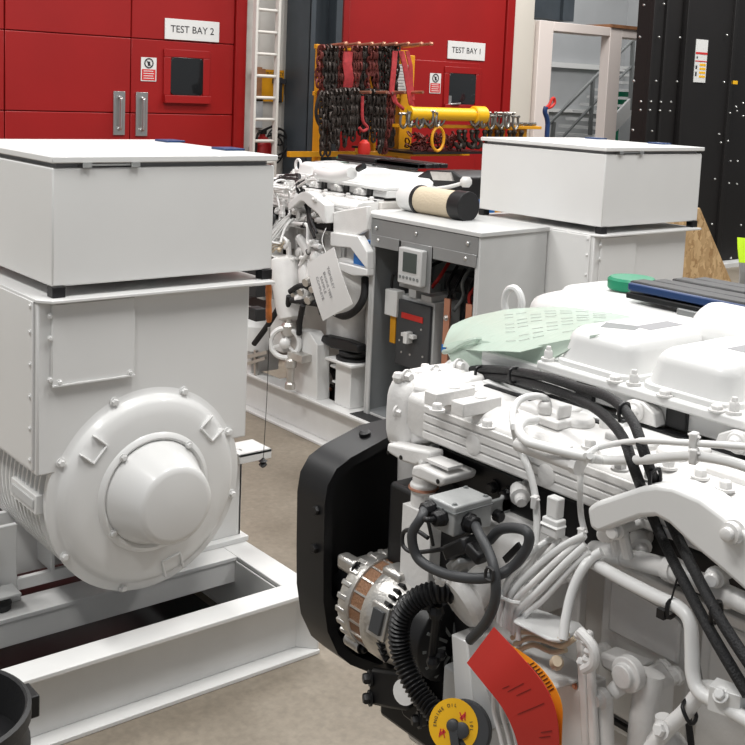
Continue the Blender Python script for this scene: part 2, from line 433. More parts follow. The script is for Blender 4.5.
def notice(px0, px1, py0, py1, yy, label):
    a = P(px0, py0, y=yy); b = P(px1, py1, y=yy); w = b.x-a.x; h = a.z-b.z
    r = thing('safety_notice', ((a.x+b.x)/2, yy, b.z), label, 'notice')
    MB().box(a.x, b.x, yy-.004, yy, b.z, a.z).build('board', PAP, r)
    q = MB(); q.box(a.x+w*.06, b.x-w*.06, yy-.0055, yy-.004, b.z+h*.04, b.z+h*.50)
    q.build('red_panel', RI, r)
    c = V(((a.x+b.x)/2, yy-.006, b.z+h*.76)); q = MB(); q.lathe([(w*.30,0),(w*.30,.0012),(w*.23,.0012),(w*.23,0)], c, (0,-1,0), 24, False, True)
    q.bar(c+V((-w*.19,0,w*.19)), c+V((w*.19,0,-w*.19)), .002, w*.05, (0,1,0)); q.ball(c+V((0,0,w*.03)), w*.10, 8, (1,.05,1)); q.box(c.x-w*.07,c.x+w*.07,c.y,c.y+.001,c.z-w*.16,c.z)
    q.build('pictogram', INK, r)
    q = MB()
    for i in range(4): q.box(a.x+w*.16, b.x-w*(.16+.05*(i%2)), yy-.0065, yy-.0055, b.z+h*(.11+.1*i), b.z+h*(.14+.1*i))
    q.build('print', PAP, r)
notice(141, 156, 57, 81.5, YW-.101, 'small red and white warning notice beside the window of the left red door')
# bay 1 door, right
d1 = struct(door('door_2', 6.80, 9.0, [], [3.2], YW-.10, 0))
q = MB(); q.box(9.01, 9.13, YW-.12, YW+.04, 0, 4.6); q.box(6.72, 6.79, YW-.12, YW+.04, 0, 4.6); struct(q.build('trim_3', RD, bev=.005))
# personnel door leaf in it
a = P(404, 70, y=YW-.1); q = MB(); x0, x1, zt = 7.55, 8.62, 2.32
q.box(x0, x1, YW-.115, YW-.10, 0, zt); wk = q.build('door_leaf', RD, d1, bev=.006)
window('w', 449, 474, 73, 105, YW-.115, d1)
q = MB(); c = P(449, 104, y=YW-.12); q.box(c.x-.02, c.x+.02, YW-.135, YW-.115, c.z-.09, c.z+.09); q.tube([(c.x,YW-.13,c.z),(c.x,YW-.17,c.z),(c.x+.12,YW-.17,c.z+.01)], .01, 8, 3); q.build('door_handle', ST, d1)
sign_board('bay_sign', 447.8, 484, 40.5, 61, 'TEST BAY 1', 'white TEST BAY 1 sign on the right red door', YW-.101, .088)
notice(430, 440, 73, 93.5, YW-.116, 'small red and white warning notice beside the window of the right red door')
# structural steel column between the bays
q = MB(); q.box(6.11, 6.14, YW-.42, YW-.02, 0, 5); q.box(6.14, 6.44, YW-.25, YW-.22, 0, 5); q.box(6.44, 6.47, YW-.42, YW-.02, 0, 5); q.box(6.11, 6.16, YW-.43, YW-.40, 0, 5); q.box(6.40, 6.47, YW-.43, YW-.40, 0, 5)
tag(q.build('steel_column', COLM, bev=.003), 'dark charcoal steel column between the two red doors', 'column')
wpiece('trim_4', 6.48, 6.72, YW-.06, YW+.02, 0, 5, WL)
wpiece('trim_5', 9.14, 9.46, YW-.10, YW+.1, 0, 5, CR)
wpiece('trim_6', 9.47, 9.55, YW-.04, YW+.1, 0, 2.86, CR)
# ladder
lad = thing('fixed_ladder', (5.75, 8.72, 0), 'white painted steel wall ladder between the left red door and the dark column', 'ladder')
xl, xr = P(254.5, 60, y=8.72).x, P(277, 60, y=8.72).x
for x in (xl, xr): MB().box(x-.013, x+.013, 8.69, 8.75, 0, 4.4).build('stile', WL, lad, bev=.004)
z0 = P(265, 10, y=8.72).z; dz = (z0-P(265, 141, y=8.72).z)/6
k = -3
while z0-k*dz > .15:
    MB().cyl((xl, 8.72, z0-k*dz), (xr, 8.72, z0-k*dz), .015, 10).build('rung', WL, lad); k += 1
q = MB()
for z in (1.2, 3.2):
    for x in (xl, xr): q.box(x-.012, x+.012, 8.75, 8.99, z-.02, z+.02)
q.build('stand_off_bracket', W, lad)
# yellow tool board with tools
a = P(255, 69, y=8.99); b = P(286, 102, y=8.99)
r = thing('tool_board', ((a.x+b.x)/2, 8.99, b.z), 'yellow tool board on the white wall behind the ladder', 'board')
MB().box(a.x, 6.10, 8.985, 9.0, b.z, a.z).build('board', YE, r)
text('lettering', 'EMERGENCY', .05, ((a.x+b.x)/2, 8.983, a.z-.04), WALLR, INK, r)
for (px, py, w, h, c) in ((259, 83, .035, .30, WOOD), (279.5, 90, .035, .24, INK)):
    p = P(px, py, y=8.95); q = MB(); q.box(p.x-w, p.x+w, 8.95, 8.98, p.z-h/2, p.z+h/2).box(p.x-w*1.9, p.x+w*1.9, 8.94, 8.984, p.z+h*.25, p.z+h*.45)
    tag(q.build('hand_tool', c, bev=.004), ('brown-handled tool on the left of the yellow board' if c is WOOD else 'black tool on the right of the yellow board'), 'tool')
q = MB(); p = P(259, 112, y=8.98); q.box(p.x-.045, p.x+.045, 8.985, 9.012, p.z-.15, p.z+.13); q.box(p.x-.035,p.x+.035,8.983,8.986,p.z-.05,p.z+.02)
tag(q.m(GRW).build('paper_notice', GRW), 'narrow grey paper notice on the wall below the yellow tool board', 'notice')
# fire extinguisher
p = P(262, 150, y=8.86); r = thing('fire_extinguisher', (p.x, 8.86, .95), 'red fire extinguisher hung on the wall behind the ladder foot', 'extinguisher')
q = MB(); q.lathe([(.02,.0),(.085,.02),(.09,.06),(.09,.50),(.07,.56),(.03,.59),(.03,.62)], (p.x, 8.86, .92), (0,0,1), 24); q.build('cylinder', RD, r)
q = MB(); q.box(p.x-.03, p.x+.03, 8.83, 8.89, 1.53, 1.57).bar((p.x, 8.86, 1.56),(p.x+.13, 8.84, 1.62),.02,.02).tube([(p.x-.03,8.84,1.55),(p.x-.1,8.8,1.5),(p.x-.11,8.8,1.2)],.012,8); q.build('valve', BK, r)
q = MB(); q.box(p.x-.05, p.x+.05, 8.95, 9.02, 1.0, 1.4); q.build('bracket', ST, r)
# small black cable reel
p = P(278, 147, y=8.9); q = MB()
for i, (dx, dzz, rr) in enumerate(((0,.05,.12),(.05,0,.10),(-.03,-.03,.13),(.06,.09,.07))):
    q.tube([(p.x+dx+rr*math.cos(t), 8.92+.015*i, p.z+dzz+rr*math.sin(t)*1.1) for t in [k*PI/4 for k in range(8)]], .009, 6, 4, close=True)
q.box(p.x-.02, p.x+.02, 8.88, 9.02, p.z+.10, p.z+.13)
tag(q.build('coiled_hose', RB), 'coiled black hose hung on the wall right of the red extinguisher', 'hose')

# white portal frame, stairs behind
pf = thing('portal_frame', (10.5, YW, 0), 'white painted steel portal frame in front of the grey stairs', 'frame')
zt = P(560, 23, y=YW).z; zb = P(560, 30.5, y=YW).z
xa, xb = P(545, 80, y=YW).x, P(546+9, 80, y=YW).x
MB().box(9.56, 9.80, YW-.10, YW+.04, 0, zt).build('post', PF, pf, bev=.006)
x2, x3 = P(601, 80, y=YW).x, P(612, 80, y=YW).x
MB().box(x2, x3+.02, YW-.10, YW+.04, 0, zt).build('post', PF, pf, bev=.006)
MB().box(9.80, x2, YW-.10, YW+.16, zb-.02, zt).build('beam', PF, pf, bev=.006)
MB().box(x3+.02, 12.6, YW-.10, YW+.16, zb-.02, zt).build('beam', PF, pf, bev=.006)
MB().box(12.4, 12.6, YW-.10, YW+.16, 0, zb-.02).build('post', PF, pf, bev=.006)
q = MB(); q.box(x2, 12.6, YW-.12, YW+.5, zt, zt+.04); tag(q.build('timber_board', WOOD), 'brown timber board lying on the white portal frame', 'board')
# grey structures in the far room
q = MB(); a = P(534, 5, y=9.3); tag(MB().box(a.x, a.x+.33, 9.3, 9.55, 2.92, 5).box(a.x+.52, a.x+.72, 9.3, 9.55, 2.92, 5).box(a.x+.33, a.x+.52, 9.35, 9.5, 2.92, 5).build('steel_beam_end', COLM), 'dark steel section standing above the white portal frame', 'beam')
st = thing('staircase', (12.6, 10.6, 0), 'grey steel staircase with sloping handrails behind the white frame', 'stairs')
def S(px, py, yy): return P(px, py, y=yy)
ya = 10.4
q = MB(); q.bar(S(583,157,ya), S(655,80,ya), .04, .22); q.build('stringer', GR, st)
q = MB()
for i in range(12):
    c = S(590+7*i, 152-7.6*i, ya); q.box(c.x-.12, c.x+.16, ya, ya+.9, c.z-.02, c.z+.02)
q.build('tread', GR, st)
q = MB(); q.tube([S(548,125,ya), S(597,75,ya), S(640,33,ya)], .024, 8, 1, False).tube([S(560,140,ya), S(600,97,ya), S(640,58,ya)], .02, 8, 1, False); q.build('handrail', GI, st)
for (px, y0_, y1_) in ((554,122,150),(593,79,135),(633,40,110)):
    q = MB(); q.bar(S(px,y0_,ya), S(px-3,y1_,ya), .045, .045, (0,1,0)); q.build('baluster', GI, st)
q = MB(); c = S(618, 100, 11.5); q.lathe([(.1,-.22),(.17,-.20),(.19,0),(.19,.15),(.1,.17)], c, (0,0,1), 20); q.m(GN); q.box(c.x-.03,c.x+.03,c.y-.03,c.y+.03,0,c.z-.2).box(c.x-.18,c.x+.18,c.y-.18,c.y+.18,0,.04); tag(q.build('green_tank', GN), 'dark green tank on a stand beside the grey stairs', 'tank')
q = MB(); q.box(9.9, 14.9, 11.9, 12.0, 2.45, 2.53).box(9.9,14.9,11.93,12.0,1.75,1.80); q.build('trim_7', W); struct(bpy.data.objects['trim_7'])

# black panelled tower
tw = thing('black_enclosure', (11.5, 7.8, 0), 'tall black bolted steel enclosure at the right edge', 'enclosure')
YT = 7.8
xs = [P(a_, 100, y=YT).x for a_ in (632.5, 656, 677, 725, 735)]
xs += [13.2]
xs[0] = P(645, 75, y=YT).x
for i in range(5):
    q = MB(); d = (.0, .04, 0.0, .06, .10)[i]
    q.box(xs[i]+.006, xs[i+1]-.006, YT-.04+d, YT+.16, .05, 4.2)
    if i == 3: q.box(xs[i]+.02, xs[i]+.05, YT-.06, YT, .05, 4.2)
    q.build('panel', BKM, tw, bev=.006)
q = MB()
for i in (0,1,2): q.box(xs[i]-.004, xs[i]+.03, YT-.07, YT-.02, .05, 4.2)
q.box(xs[3]-.03, xs[3]+.01, YT-.07, YT, .05, 4.2)
q.build('seam_strip', BKM, tw, bev=.004)
q = MB()
bl = [(644,5),(664,4),(640,37),(659,37),(680,37.5),(727,35),(634,81),(656,81),(677,81.5),(724,82),(641,101.5),(651,101.5),(661,102),(671,102),(640.5,110),(650,110),(660,110.5),(670,111),(736,106.5),(743,103),(730,113),(737,111),(743,116),(633,130),(652,131),(719,134),(728,141),(721,142.5),(729,183),(737,184),(712,224),(731,258),(741,225),(730.5,161),(737.5,161),(715,179)]
for px, py in bl:
    q.lathe([(.013,0),(.013,.012),(.008,.02)], P(px, py, y=YT-.075)+V((0,.008,0)), (0,-1,0), 8)
q.build('bolt_heads', ST, tw)
a = P(697, 39, y=YT-.05); b = P(709.5, 83, y=YT-.05)
q = MB(); q.m(PAP).box(a.x, a.x+.225, YT-.048, YT-.038, b.z, a.z); q.m(RI).box(a.x, a.x+.225, YT-.05, YT-.048, a.z-.17, a.z-.145).box(a.x, a.x+.225, YT-.05, YT-.048, a.z-.255, a.z-.243)
q.m(YL)
for i in range(4): q.box(a.x+.09, a.x+.21, YT-.05, YT-.048, a.z-.30-.045*i, a.z-.275-.045*i)
q.m(INK).box(a.x+.02, a.x+.045, YT-.05, YT-.048, a.z-.22, a.z-.195).box(a.x+.015, a.x+.045, YT-.05, YT-.048, a.z-.34, a.z-.30).box(a.x+.015, a.x+.045, YT-.05, YT-.048, a.z-.42, a.z-.37)
tag(q.build('warning_label', PAP, tw), 'white red and yellow warning label')
c = P(733, 82.5, y=YT-.04); q = MB(); q.box(c.x-.07, c.x+.07, YT-.06, YT+.0, c.z-.022, c.z+.022); q.build('yellow_latch', YL, tw, bev=.004)
q = MB(); q.box(10.3, 13.4, YT-.12, YT+.25, 0, .05); q.build('plinth', WS, tw)

# OSB board leaning
YO = 5.3
pts = [P(640,220,y=YO), P(700,208,y=YO), P(729,276,y=YO)]
e = (pts[2]-pts[1]); t = (0-pts[2].z)/e.z; pts.append(pts[2]+e*t); pts.append(V((pts[0].x, YO, 0)))
q = MB(); q.prism([p for p in pts], (0,.02,0)); tag(q.build('strand_board_panel', OSB), 'cut strand board panel standing behind the white generator at right', 'board')
# hi-vis garment at the right edge, over a stand
hv = thing('hi_vis_garment', (8.35, 5.4, 0), 'lime yellow hi-vis garment with grey reflective band at the right edge', 'garment')
def col_(px, py): return P(px, py, y=5.4)
g = []
for (xl_, py) in ((741,238),(738.5,248),(736,262),(734,275),(732.5,290),(731,306)):
    row = []
    for k in range(9):
        p = col_(xl_+k*6, py); row.append(p+V((0, -.06*math.sin(k*1.3+py*.05)-.10*math.sin(PI*k/8), 0)))
    g.append(row)
q = MB(); q.sheet(g[:3], .012); q.build('yellow_cloth', LIM, hv)
q = MB(); q.sheet(g[2:5], .013); q.build('reflective_band', REF, hv)
q = MB(); q.sheet(g[4:], .012); q.build('yellow_cloth', LIM, hv)
q = MB(); c = col_(768, 240); q.cyl((c.x, 5.4, .0), (c.x, 5.4, c.z+.05), .03).box(c.x-.3, c.x+.3, 5.1, 5.7, 0, .04); q.build('stand', COLM, hv)
# ================================================================ chains and lifting gear
rk = thing('chain_rack', (6.3, 8.1, 0), 'yellow lifting gear rack with rust-red pegs in front of the right red door', 'rack')
YR = 8.1
def R8(px, py, y=YR): return P(px, py, y=y)
for px in (322, 377, 407.5):
    c = R8(px, 120); w = .016 if px < 400 else .08
    q = MB(); q.box(c.x-w, c.x+w, YR+.02, YR+.12, 0, (2.36 if px < 400 else 2.33)); q.build('post', YE, rk, bev=.006)
for i, px in enumerate((322, 335, 348, 360, 372, 384, 397, 407)):
    c = R8(px, 47); q = MB(); q.cyl((c.x, YR+.06, c.z-.0), (c.x+.02, YR-.32, c.z+.03), .014, 8).ball((c.x+.02, YR-.32, c.z+.03), .022, 8); q.build('peg', CU, rk)
for i, px in enumerate((340, 356, 374, 392)):
    c = R8(px, 93); q = MB(); q.cyl((c.x, YR+.06, c.z), (c.x+.02, YR-.42, c.z+.02), .014, 8); q.build('peg', CU, rk)
q = MB()
za = R8(360, 48).z
for px0, px1, z in ((318, 410, za), (318, 410, R8(360,94).z)): q.box(R8(px0,60).x, R8(px1,60).x, YR+.03, YR+.07, z-.03, z+.01)
z2 = R8(430, 151).z
q.box(R8(290,150).x, R8(470,150).x, YR+.0, YR+.05, z2-.05, z2)
q.box(R8(384,150).x, R8(470,150).x, YR+.4, YR+.45, z2-.05, z2)
q.build('rail', YE, rk, bev=.004)
q = MB(); q.box(R8(384,150).x, R8(462,150).x, YR-.42, YR+.5, z2, z2+.02); q.build('shelf', BK, rk)
def chain_mesh(L, seed, link=.066, wire=.0115):
    rnd = random.Random(seed); q = MB(); n = int(L/(link*.74)); 
    def lk(c, ang, tilt=0):
        pts = []
        for k in range(8):
            t = 2*PI*k/8; x = math.cos(t)*link*.33; z = math.sin(t)*link*.58
            v = Matrix.Rotation(ang, 3, 'Z') @ (Matrix.Rotation(tilt, 3, 'Y') @ V((x, 0, z))); pts.append(V(c)+v)
        q.tube(pts, wire, 5, 1, False, close=True)
    for sx in (-1.3, -.45, .45, 1.3):
        for i in range(n+rnd.randint(-4, 1)):
            w = .034+.010*math.sin(i*.3+seed); lk((sx*w+rnd.uniform(-.004,.004), rnd.uniform(-.01,.01), -i*link*.74), (PI/2)*(i % 2)+rnd.uniform(-.3,.3))
    for i in range(-1, 2): lk((i*.022, 0, .02), PI/2*(i%2), PI/2)
    return q
def chain(name, px, py0, py1, y, mt, seed, label, grp):
    a = R8(px, py0, y); b = R8(px, py1, y); q = chain_mesh(a.z-b.z, seed)
    for v in q.bm.verts: v.co += V((a.x, y, a.z))
    return tag(q.build('lifting_chain', mt), label, 'chain', grp)
cols = ['rust-brown', 'rust-red', 'dark steel']
top = [(324,50,100,CHR,'leftmost rust-brown chain of the upper row on the rack'),(331,50,150,CH,'dark chain second from left in the upper row of the rack'),(339,50,98,CHR,'rust-red chain left of the pink sling in the upper row'),(357,50,104,CHR,'rust-red chain just right of the pink sling in the upper row'),(365,50,148,CH,'long dark chain in the middle of the upper row on the rack'),(373,50,99,CHR,'rust-red chain right of middle in the upper row on the rack'),(381,50,120,CH,'dark chain second from right in the upper row of the rack'),(393,48,150,CH,'rightmost long grey chain of the upper row, beside the red slings')]
for i, (px, a_, b_, mt, lb) in enumerate(top): chain('c', px, a_, b_, YR-.10-.03*(i%2), mt, i, lb, 'chains on the upper pegs')
low = [(327,96,152,CH,'leftmost chain of the lower row, at the rack post'),(336,94,152,CH,'second chain from left in the lower row'),(345,93,153,CH,'third chain from left in the lower row'),(354,93,153,CH,'fourth chain from left in the lower row, left of the red hook'),(370,94,152,CH,'lower row chain just right of the red hook'),(380,95,152,CH,'second chain from right in the lower row'),(388,96,152,CHR,'rightmost rust-red chain of the lower row on the rack')]
for i, (px, a_, b_, mt, lb) in enumerate(low): chain('c', px, a_, b_, YR-.24-.03*(i%2), mt, i+20, lb, 'chains on the lower pegs')
q = MB(); a = R8(362.5, 96, 7.8); b = R8(363, 131, 7.8); q.tube([(a.x,7.8,a.z),(a.x+.005,7.8,(a.z+b.z)/2),(b.x,7.8,b.z+.08),(b.x+.05,7.8,b.z+.03),(b.x,7.8,b.z),(b.x-.045,7.8,b.z+.03)], .014, 8)
tag(q.build('chain_hook', RS), 'red hook hanging between the chains of the lower row', 'hook')
q = MB(); a = R8(364,152,7.8); q.lathe([(.02,.13),(.05,.10),(.06,.03),(.05,0)], (a.x,7.8,a.z-.02), (0,0,1), 12); tag(q.build('hook_block', RC), 'small red hook block on the shelf under the chains', 'hook')
def sling(pts, w, label, mt=RS):
    q = MB(); c = [R8(px, py, y) for px, py, y in pts]
    fine = []
    for i in range(len(c)-1):
        for k in range(4): fine.append(c[i].lerp(c[i+1], k/4))
    fine.append(c[-1]); g = [[p+V((-w/2,0,0)), p+V((0,-.006,0)), p+V((w/2,0,0))] for p in fine]
    q.sheet(g, .012); return tag(q.build('webbing_sling', mt), label, 'sling', 'red webbing slings')
sling([(348,52,7.95),(347,64,7.93),(349,78,7.93),(347,90,7.95)], .10, 'short pink-red webbing sling among the rusty chains of the upper row')
sling([(395,51,7.86),(393.5,70,7.84),(391.5,90,7.84),(395,102,7.83),(404,110,7.83),(411,112,7.84)], .055, 'red webbing sling hanging left of the white paper sheet')
sling([(401,51,7.86),(405,66,7.84),(408,85,7.84),(411,103,7.83),(414,113,7.84)], .06, 'red webbing sling hanging over the white paper sheet')
sling([(407,51,7.86),(410.5,66,7.84),(411,85,7.84),(412.5,100,7.83)], .045, 'short red webbing sling right of the white paper sheet')
a = R8(398.5,64,8.0); b = R8(412,92,8.0); q = MB(); q.m(PAP).box(a.x, b.x, 8.07, 8.08, b.z, a.z).m(INKG)
for i in range(9): q.box(a.x+.015, b.x-.02-.02*(i%3), 8.068, 8.07, b.z+.02+.028*i, b.z+.026+.028*i)
tag(q.build('paper_notice', PAP), 'white printed paper sheet on the yellow rack post', 'notice')
q = MB(); pts = [R8(px, py, 8.0) for px, py in ((322,92),(318,100),(316,112),(318,122),(322,126),(325,118))]; q.tube(pts, .016, 8)
tag(q.build('hanging_strap', RB), 'dark strap loop hanging at the left end of the chains', 'strap')
# yellow roller bar on its stand
yb = thing('yellow_spreader_bar', (7.4, 7.7, 0), 'yellow tubular spreader bar lying above the row of shackles', 'spreader bar')
a = R8(410, 111, 7.7); b = R8(484, 117.5, 7.7); zc = (a.z+b.z)/2
q = MB(); q.cyl((a.x,7.7,zc),(b.x-.1,7.7,zc), .062, 20); q.build('tube', YL, yb, bev=.004)
q = MB(); q.lathe([(.075,0),(.085,.01),(.085,.14),(.075,.15)], (b.x-.15,7.7,zc), (1,0,0), 20).lathe([(.07,0),(.07,.03)], (a.x-.02,7.7,zc), (1,0,0), 20); q.build('end_collar', YL, yb)
rl = thing('shackle_rail', (7.8, 7.75, 0), 'yellow rail on posts carrying the row of steel shackles', 'rail')
zr = zc-.10
xa_, xb_ = R8(396,120,7.75).x, R8(540,120,7.75).x
MB().box(xa_, xb_, 7.72, 7.80, zr-.03, zr+.0).build('rail', YE, rl, bev=.003)
for px in (499, 521): c = R8(px, 130, 7.78); MB().box(c.x-.07, c.x+.07, 7.76, 7.9, 0, zr-.03).build('post', YE, rl, bev=.005)
c = R8(437,127,7.68)
q = MB(); q.tube([(c.x+.075*math.cos(t), 7.66, zr-.13+.11*math.sin(t)) for t in [k*PI/4 for k in range(8)]], .014, 8, 3, close=True); tag(q.build('lifting_ring', YE), 'yellow lifting ring hanging among the shackles', 'ring')
def shackle_mb(s=1):
    q = MB(); q.tube([(-.028*s,0,-.01*s),(-.034*s,0,-.05*s),(-.03*s,0,-.085*s),(0,0,-.11*s),(.03*s,0,-.085*s),(.034*s,0,-.05*s),(.028*s,0,-.01*s)], .011*s, 6, 2)
    q.cyl((-.05*s,0,0),(.05*s,0,0), .011*s, 6); q.ball((-.03*s,0,0), .017*s, 6); q.ball((.03*s,0,0), .017*s, 6); return q
sk = None
for i in range(22):
    if 9 <= i < 11: continue
    x = xa_+.04+i*.053*1.05+(.25 if i > 10 else 0)
    if sk is None:
        q = shackle_mb(1.15); o = q.build('bow_shackle', SH); sk = o
    else: o = sk.copy(); COL.objects.link(o)
    o.location = (x, 7.69-.03*(i%2), zr-.045+.015*(i%3)); o.rotation_euler = (0, 0, .5*math.sin(i*2.1))
    o['label'] = 'steel bow shackle in the row hanging under the yellow spreader bar'; o['category'] = 'shackle'; o['group'] = 'shackles on the yellow rail'
hk = None
for i in range(11):
    x = xa_+.75+i*.085
    if hk is None:
        q = MB(); q.tube([(0,0,0),(.0,0,-.05),(.045,0,-.09),(.02,0,-.14),(-.03,0,-.12),(-.035,0,-.09)], .020, 7, 3).ball((0,0,.01), .03, 8); o = q.build('lifting_hook', CH); hk = o
    else: o = hk.copy(); COL.objects.link(o)
    o.location = (x, 7.70+.02*(i%2), zr-.23); o.rotation_euler = (0,0,.7*math.sin(i*1.7))
    o['label'] = 'dark steel hook hanging below the shackles in front of the right red door'; o['category'] = 'hook'; o['group'] = 'dark hooks under the shackles'
for i, px in enumerate((505, 512, 520, 527, 533)):
    q = MB(); c = R8(px, 122, 7.75); q.cyl((c.x-.04,7.74,zr+.018),(c.x+.04,7.78,zr+.018), .018, 8).ball((c.x+.05,7.78,zr+.02), .026, 8)
    tag(q.build('eye_bolt', SH), 'steel eye bolt lying on the right end of the yellow rail', 'bolt', 'eye bolts on the rail end')
# tangled chain pile on the shelf
q = MB(); rnd = random.Random(3); c = R8(437, 146, 7.9)
for i in range(90):
    p = V((c.x+rnd.uniform(-.3,.35), 7.9+rnd.uniform(-.12,.15), z2+.04+rnd.uniform(0,.13))); a_ = rnd.uniform(0,3); b_ = rnd.uniform(0,3)
    q.tube([p+Matrix.Rotation(a_,3,'Z')@(Matrix.Rotation(b_,3,'X')@V((math.cos(t)*.022,0,math.sin(t)*.036))) for t in [k*PI/3 for k in range(6)]], .008, 5, 1, False, close=True)
tag(q.build('chain_pile', CHR), 'tangled heap of rusty chain on the black shelf of the rack', 'chain', kind='stuff')
# pallet truck handle
pt = thing('pallet_truck', (9.2, 8.2, 0), 'blue pallet truck handle with red grip in front of the white portal frame', 'pallet truck')
def Q(px, py): return P(px, py, y=8.2)
b0 = Q(547,140); g_ = V((0,0,-b0.z))
q = MB(); q.tube([b0+V((-.02,.0,-b0.z+.18)), Q(546.5,141), Q(547.5,122), Q(545,112), Q(546,107)], .026, 8); q.build('handle_shaft', BU, pt)
q = MB(); q.tube([Q(545.5,108), Q(549,105), Q(552,99), Q(554,98.5), Q(554.5,103), Q(551,107), Q(547,108)], .017, 8, 4); q.build('grip', RC, pt)
q = MB(); q.box(b0.x-.12, b0.x+.12, 8.1, 8.3, .06, .35).box(b0.x-.27, b0.x-.1, 8.3, 9.0-.2, .05, .10).box(b0.x+.1, b0.x+.27, 8.3, 8.8, .05, .10); q.build('chassis', BU, pt, bev=.006)
q = MB(); q.cyl((b0.x-.1, 8.15,.08),(b0.x+.1, 8.15,.08),.08,16); q.build('wheel', RB, pt)

# ================================================================ generator with terminal box
HS_ = .241
def skid(name, x0, x1, y0, y1, crosses, label):
    r = thing(name, ((x0+x1)/2, y0, 0), label, 'skid frame')
    h, w, t = HS_, .105, .016
    def rail_x(nm, ya_, web, xa, xb):
        q = MB(); q.box(xa, xb, ya_, ya_+w, h-t, h).box(xa, xb, ya_, ya_+w, 0, t).box(xa, xb, web, web+.012, t, h-t); return q
    q = rail_x('f', y0, y0+.062, x0, x1)
    q.prism([(x1-.07,y0+.068,t),(x1-.006,y0+.004,t),(x1-.006,y0+.004,h-t),(x1-.07,y0+.068,h-t)], (.008,.008,0))
    q.build('front_rail', WS, r, bev=.003)
    rail_x('b', y1-w, y1-w+.03, x0+w, x1-w).build('rear_rail', WS, r, bev=.003)
    for sx, xo in ((-1, x0), (1, x1)):
        xi = xo-sx*w; q = MB(); xa, xb = min(xo, xi), max(xo, xi); wx = xo-sx*.062
        q.box(xa, xb, y0+w, y1, h-t, h).box(xa-.0, xb+.0, y0+w, y1, 0, t).box(wx-.006, wx+.006, y0+.068, y1, t, h-t)
        q.box(xi-.006 if sx > 0 else xi, xi if sx > 0 else xi+.006, y0+w, y1-w, .02, h-t)
        q.build('side_rail', WS, r, bev=.003)
    for (ya_, wy, hz) in crosses:
        q = MB(); q.box(x0+w, x1-w, ya_, ya_+wy, h-t, h-.0005).box(x0+w, x1-w, ya_+.004, ya_+.016, h-hz, h-t).box(x0+w, x1-w, ya_+wy-.016, ya_+wy-.004, h-hz, h-t); q.build('cross_member', WS, r, bev=.002)
    return r
skid('skid_frame', 1.03, 2.247, 2.972, 7.2, [(3.37,.13,.10),(3.9,.3,.1),(5.2,.1,.1),(6.3,.1,.1)], 'white steel beam skid under the large left generator')
q = MB(); q.box(1.15, 2.10, 3.09, 5.1, .0, .012); tag(q.build('dark_floor_sheet', BK, bev=.003), 'black sheet added to darken the floor inside the left skid', 'sheet')  # added black sheet, stands in for the shaded floor within the skid
XC = 1.652
g1 = thing('generator', (XC, 3.15, HS_), 'large white generator with overhanging terminal box and round end cover, nearest on the left', 'generator', 'white generators')
# body shroud
q = MB(); bx0, bx1 = 1.277, 2.025
q.box(bx0, bx1, 3.15, 4.0, .785, 1.324); q.build('housing', W, g1, bev=.006)
q = MB()
q.prism([(bx0-.004,3.15,1.324),(bx0+.03,3.11,1.324),(bx1+.075,3.11,1.324),(bx1+.075,4.05,1.324),(bx0-.004,4.05,1.324)], (0,0,.01)).build('top_flange', W, g1, bev=.002)
# left side sheet with fasteners
q = MB(); q.box(bx0-.008, bx0, 3.17, 4.0, .80, 1.325); s_ = q.build('side_panel', W, g1, bev=.002)
q = MB()
for z in (.83,.93,1.03,1.13,1.23,1.31): q.bolt((bx0-.008, 3.185, z), (-1,0,0), .006, .005)
for z in (.83,.93,1.07,1.20,1.30): q.bolt((bx0-.008, 3.93, z), (-1,0,0), .006, .005)
q.build('panel_screws', W, s_)
# inspection plate on the front
a = P(48, 300, y=3.145); b = P(134, 384, y=3.145); a2 = P(134, 300, y=3.145)
x_l, x_r = 1.318, P(134, 340, y=3.145).x; z_t, z_b = 1.322, P(48, 386, y=3.145).z
q = MB(); q.box(x_l, x_r, 3.138, 3.151, z_b, z_t-.006); ip = q.build('inspection_plate', W, g1, bev=.003)
q = MB()
for z in (z_b+.02, (z_b+z_t)/2+.02, z_t-.04): q.bolt((x_l-.006, 3.14, z), (0,-1,0), .007, .006)
for x, z in ((x_l+.025, z_b+.008), (x_r-.015, z_b+.008)): q.bolt((x, 3.138, z), (0,-1,0), .007, .006)
q.box(x_l, x_r, 3.132, 3.14, z_b-.004, z_b+.001)
q.build('plate_screws', W, ip)
# stator frame with cooling fins
cz = .677; ax = (0,1,0)
prof = [(.315,0)]
y = .03
q = MB()
prof = [(.30,.0),(.335,.0),(.335,.03)]
t = .03
while t < .75:
    prof += [(.318,t+.004),(.318,t+.020),(.340,t+.024),(.340,t+.034)]; t += .034
prof += [(.3,t)]
q.lathe(prof, (XC,3.17,cz), ax, 64); q.build('finned_stator_frame', W, g1, ang=30)
# small access cover on the lower left
q = MB(); a = P(10, 468, x=1.296); b = P(35, 516, x=1.296); q.box(1.294, 1.306, b.y+.015, a.y-.015, b.z+.015, a.z-.045); o_ = q.build('access_cover', GR, g1, bev=.003); o_['label']='grey blank cover plate'
q = MB(); q.box(1.299, 1.33, b.y, a.y, b.z, a.z-.03); q.build('cover_frame', W, g1, bev=.003)
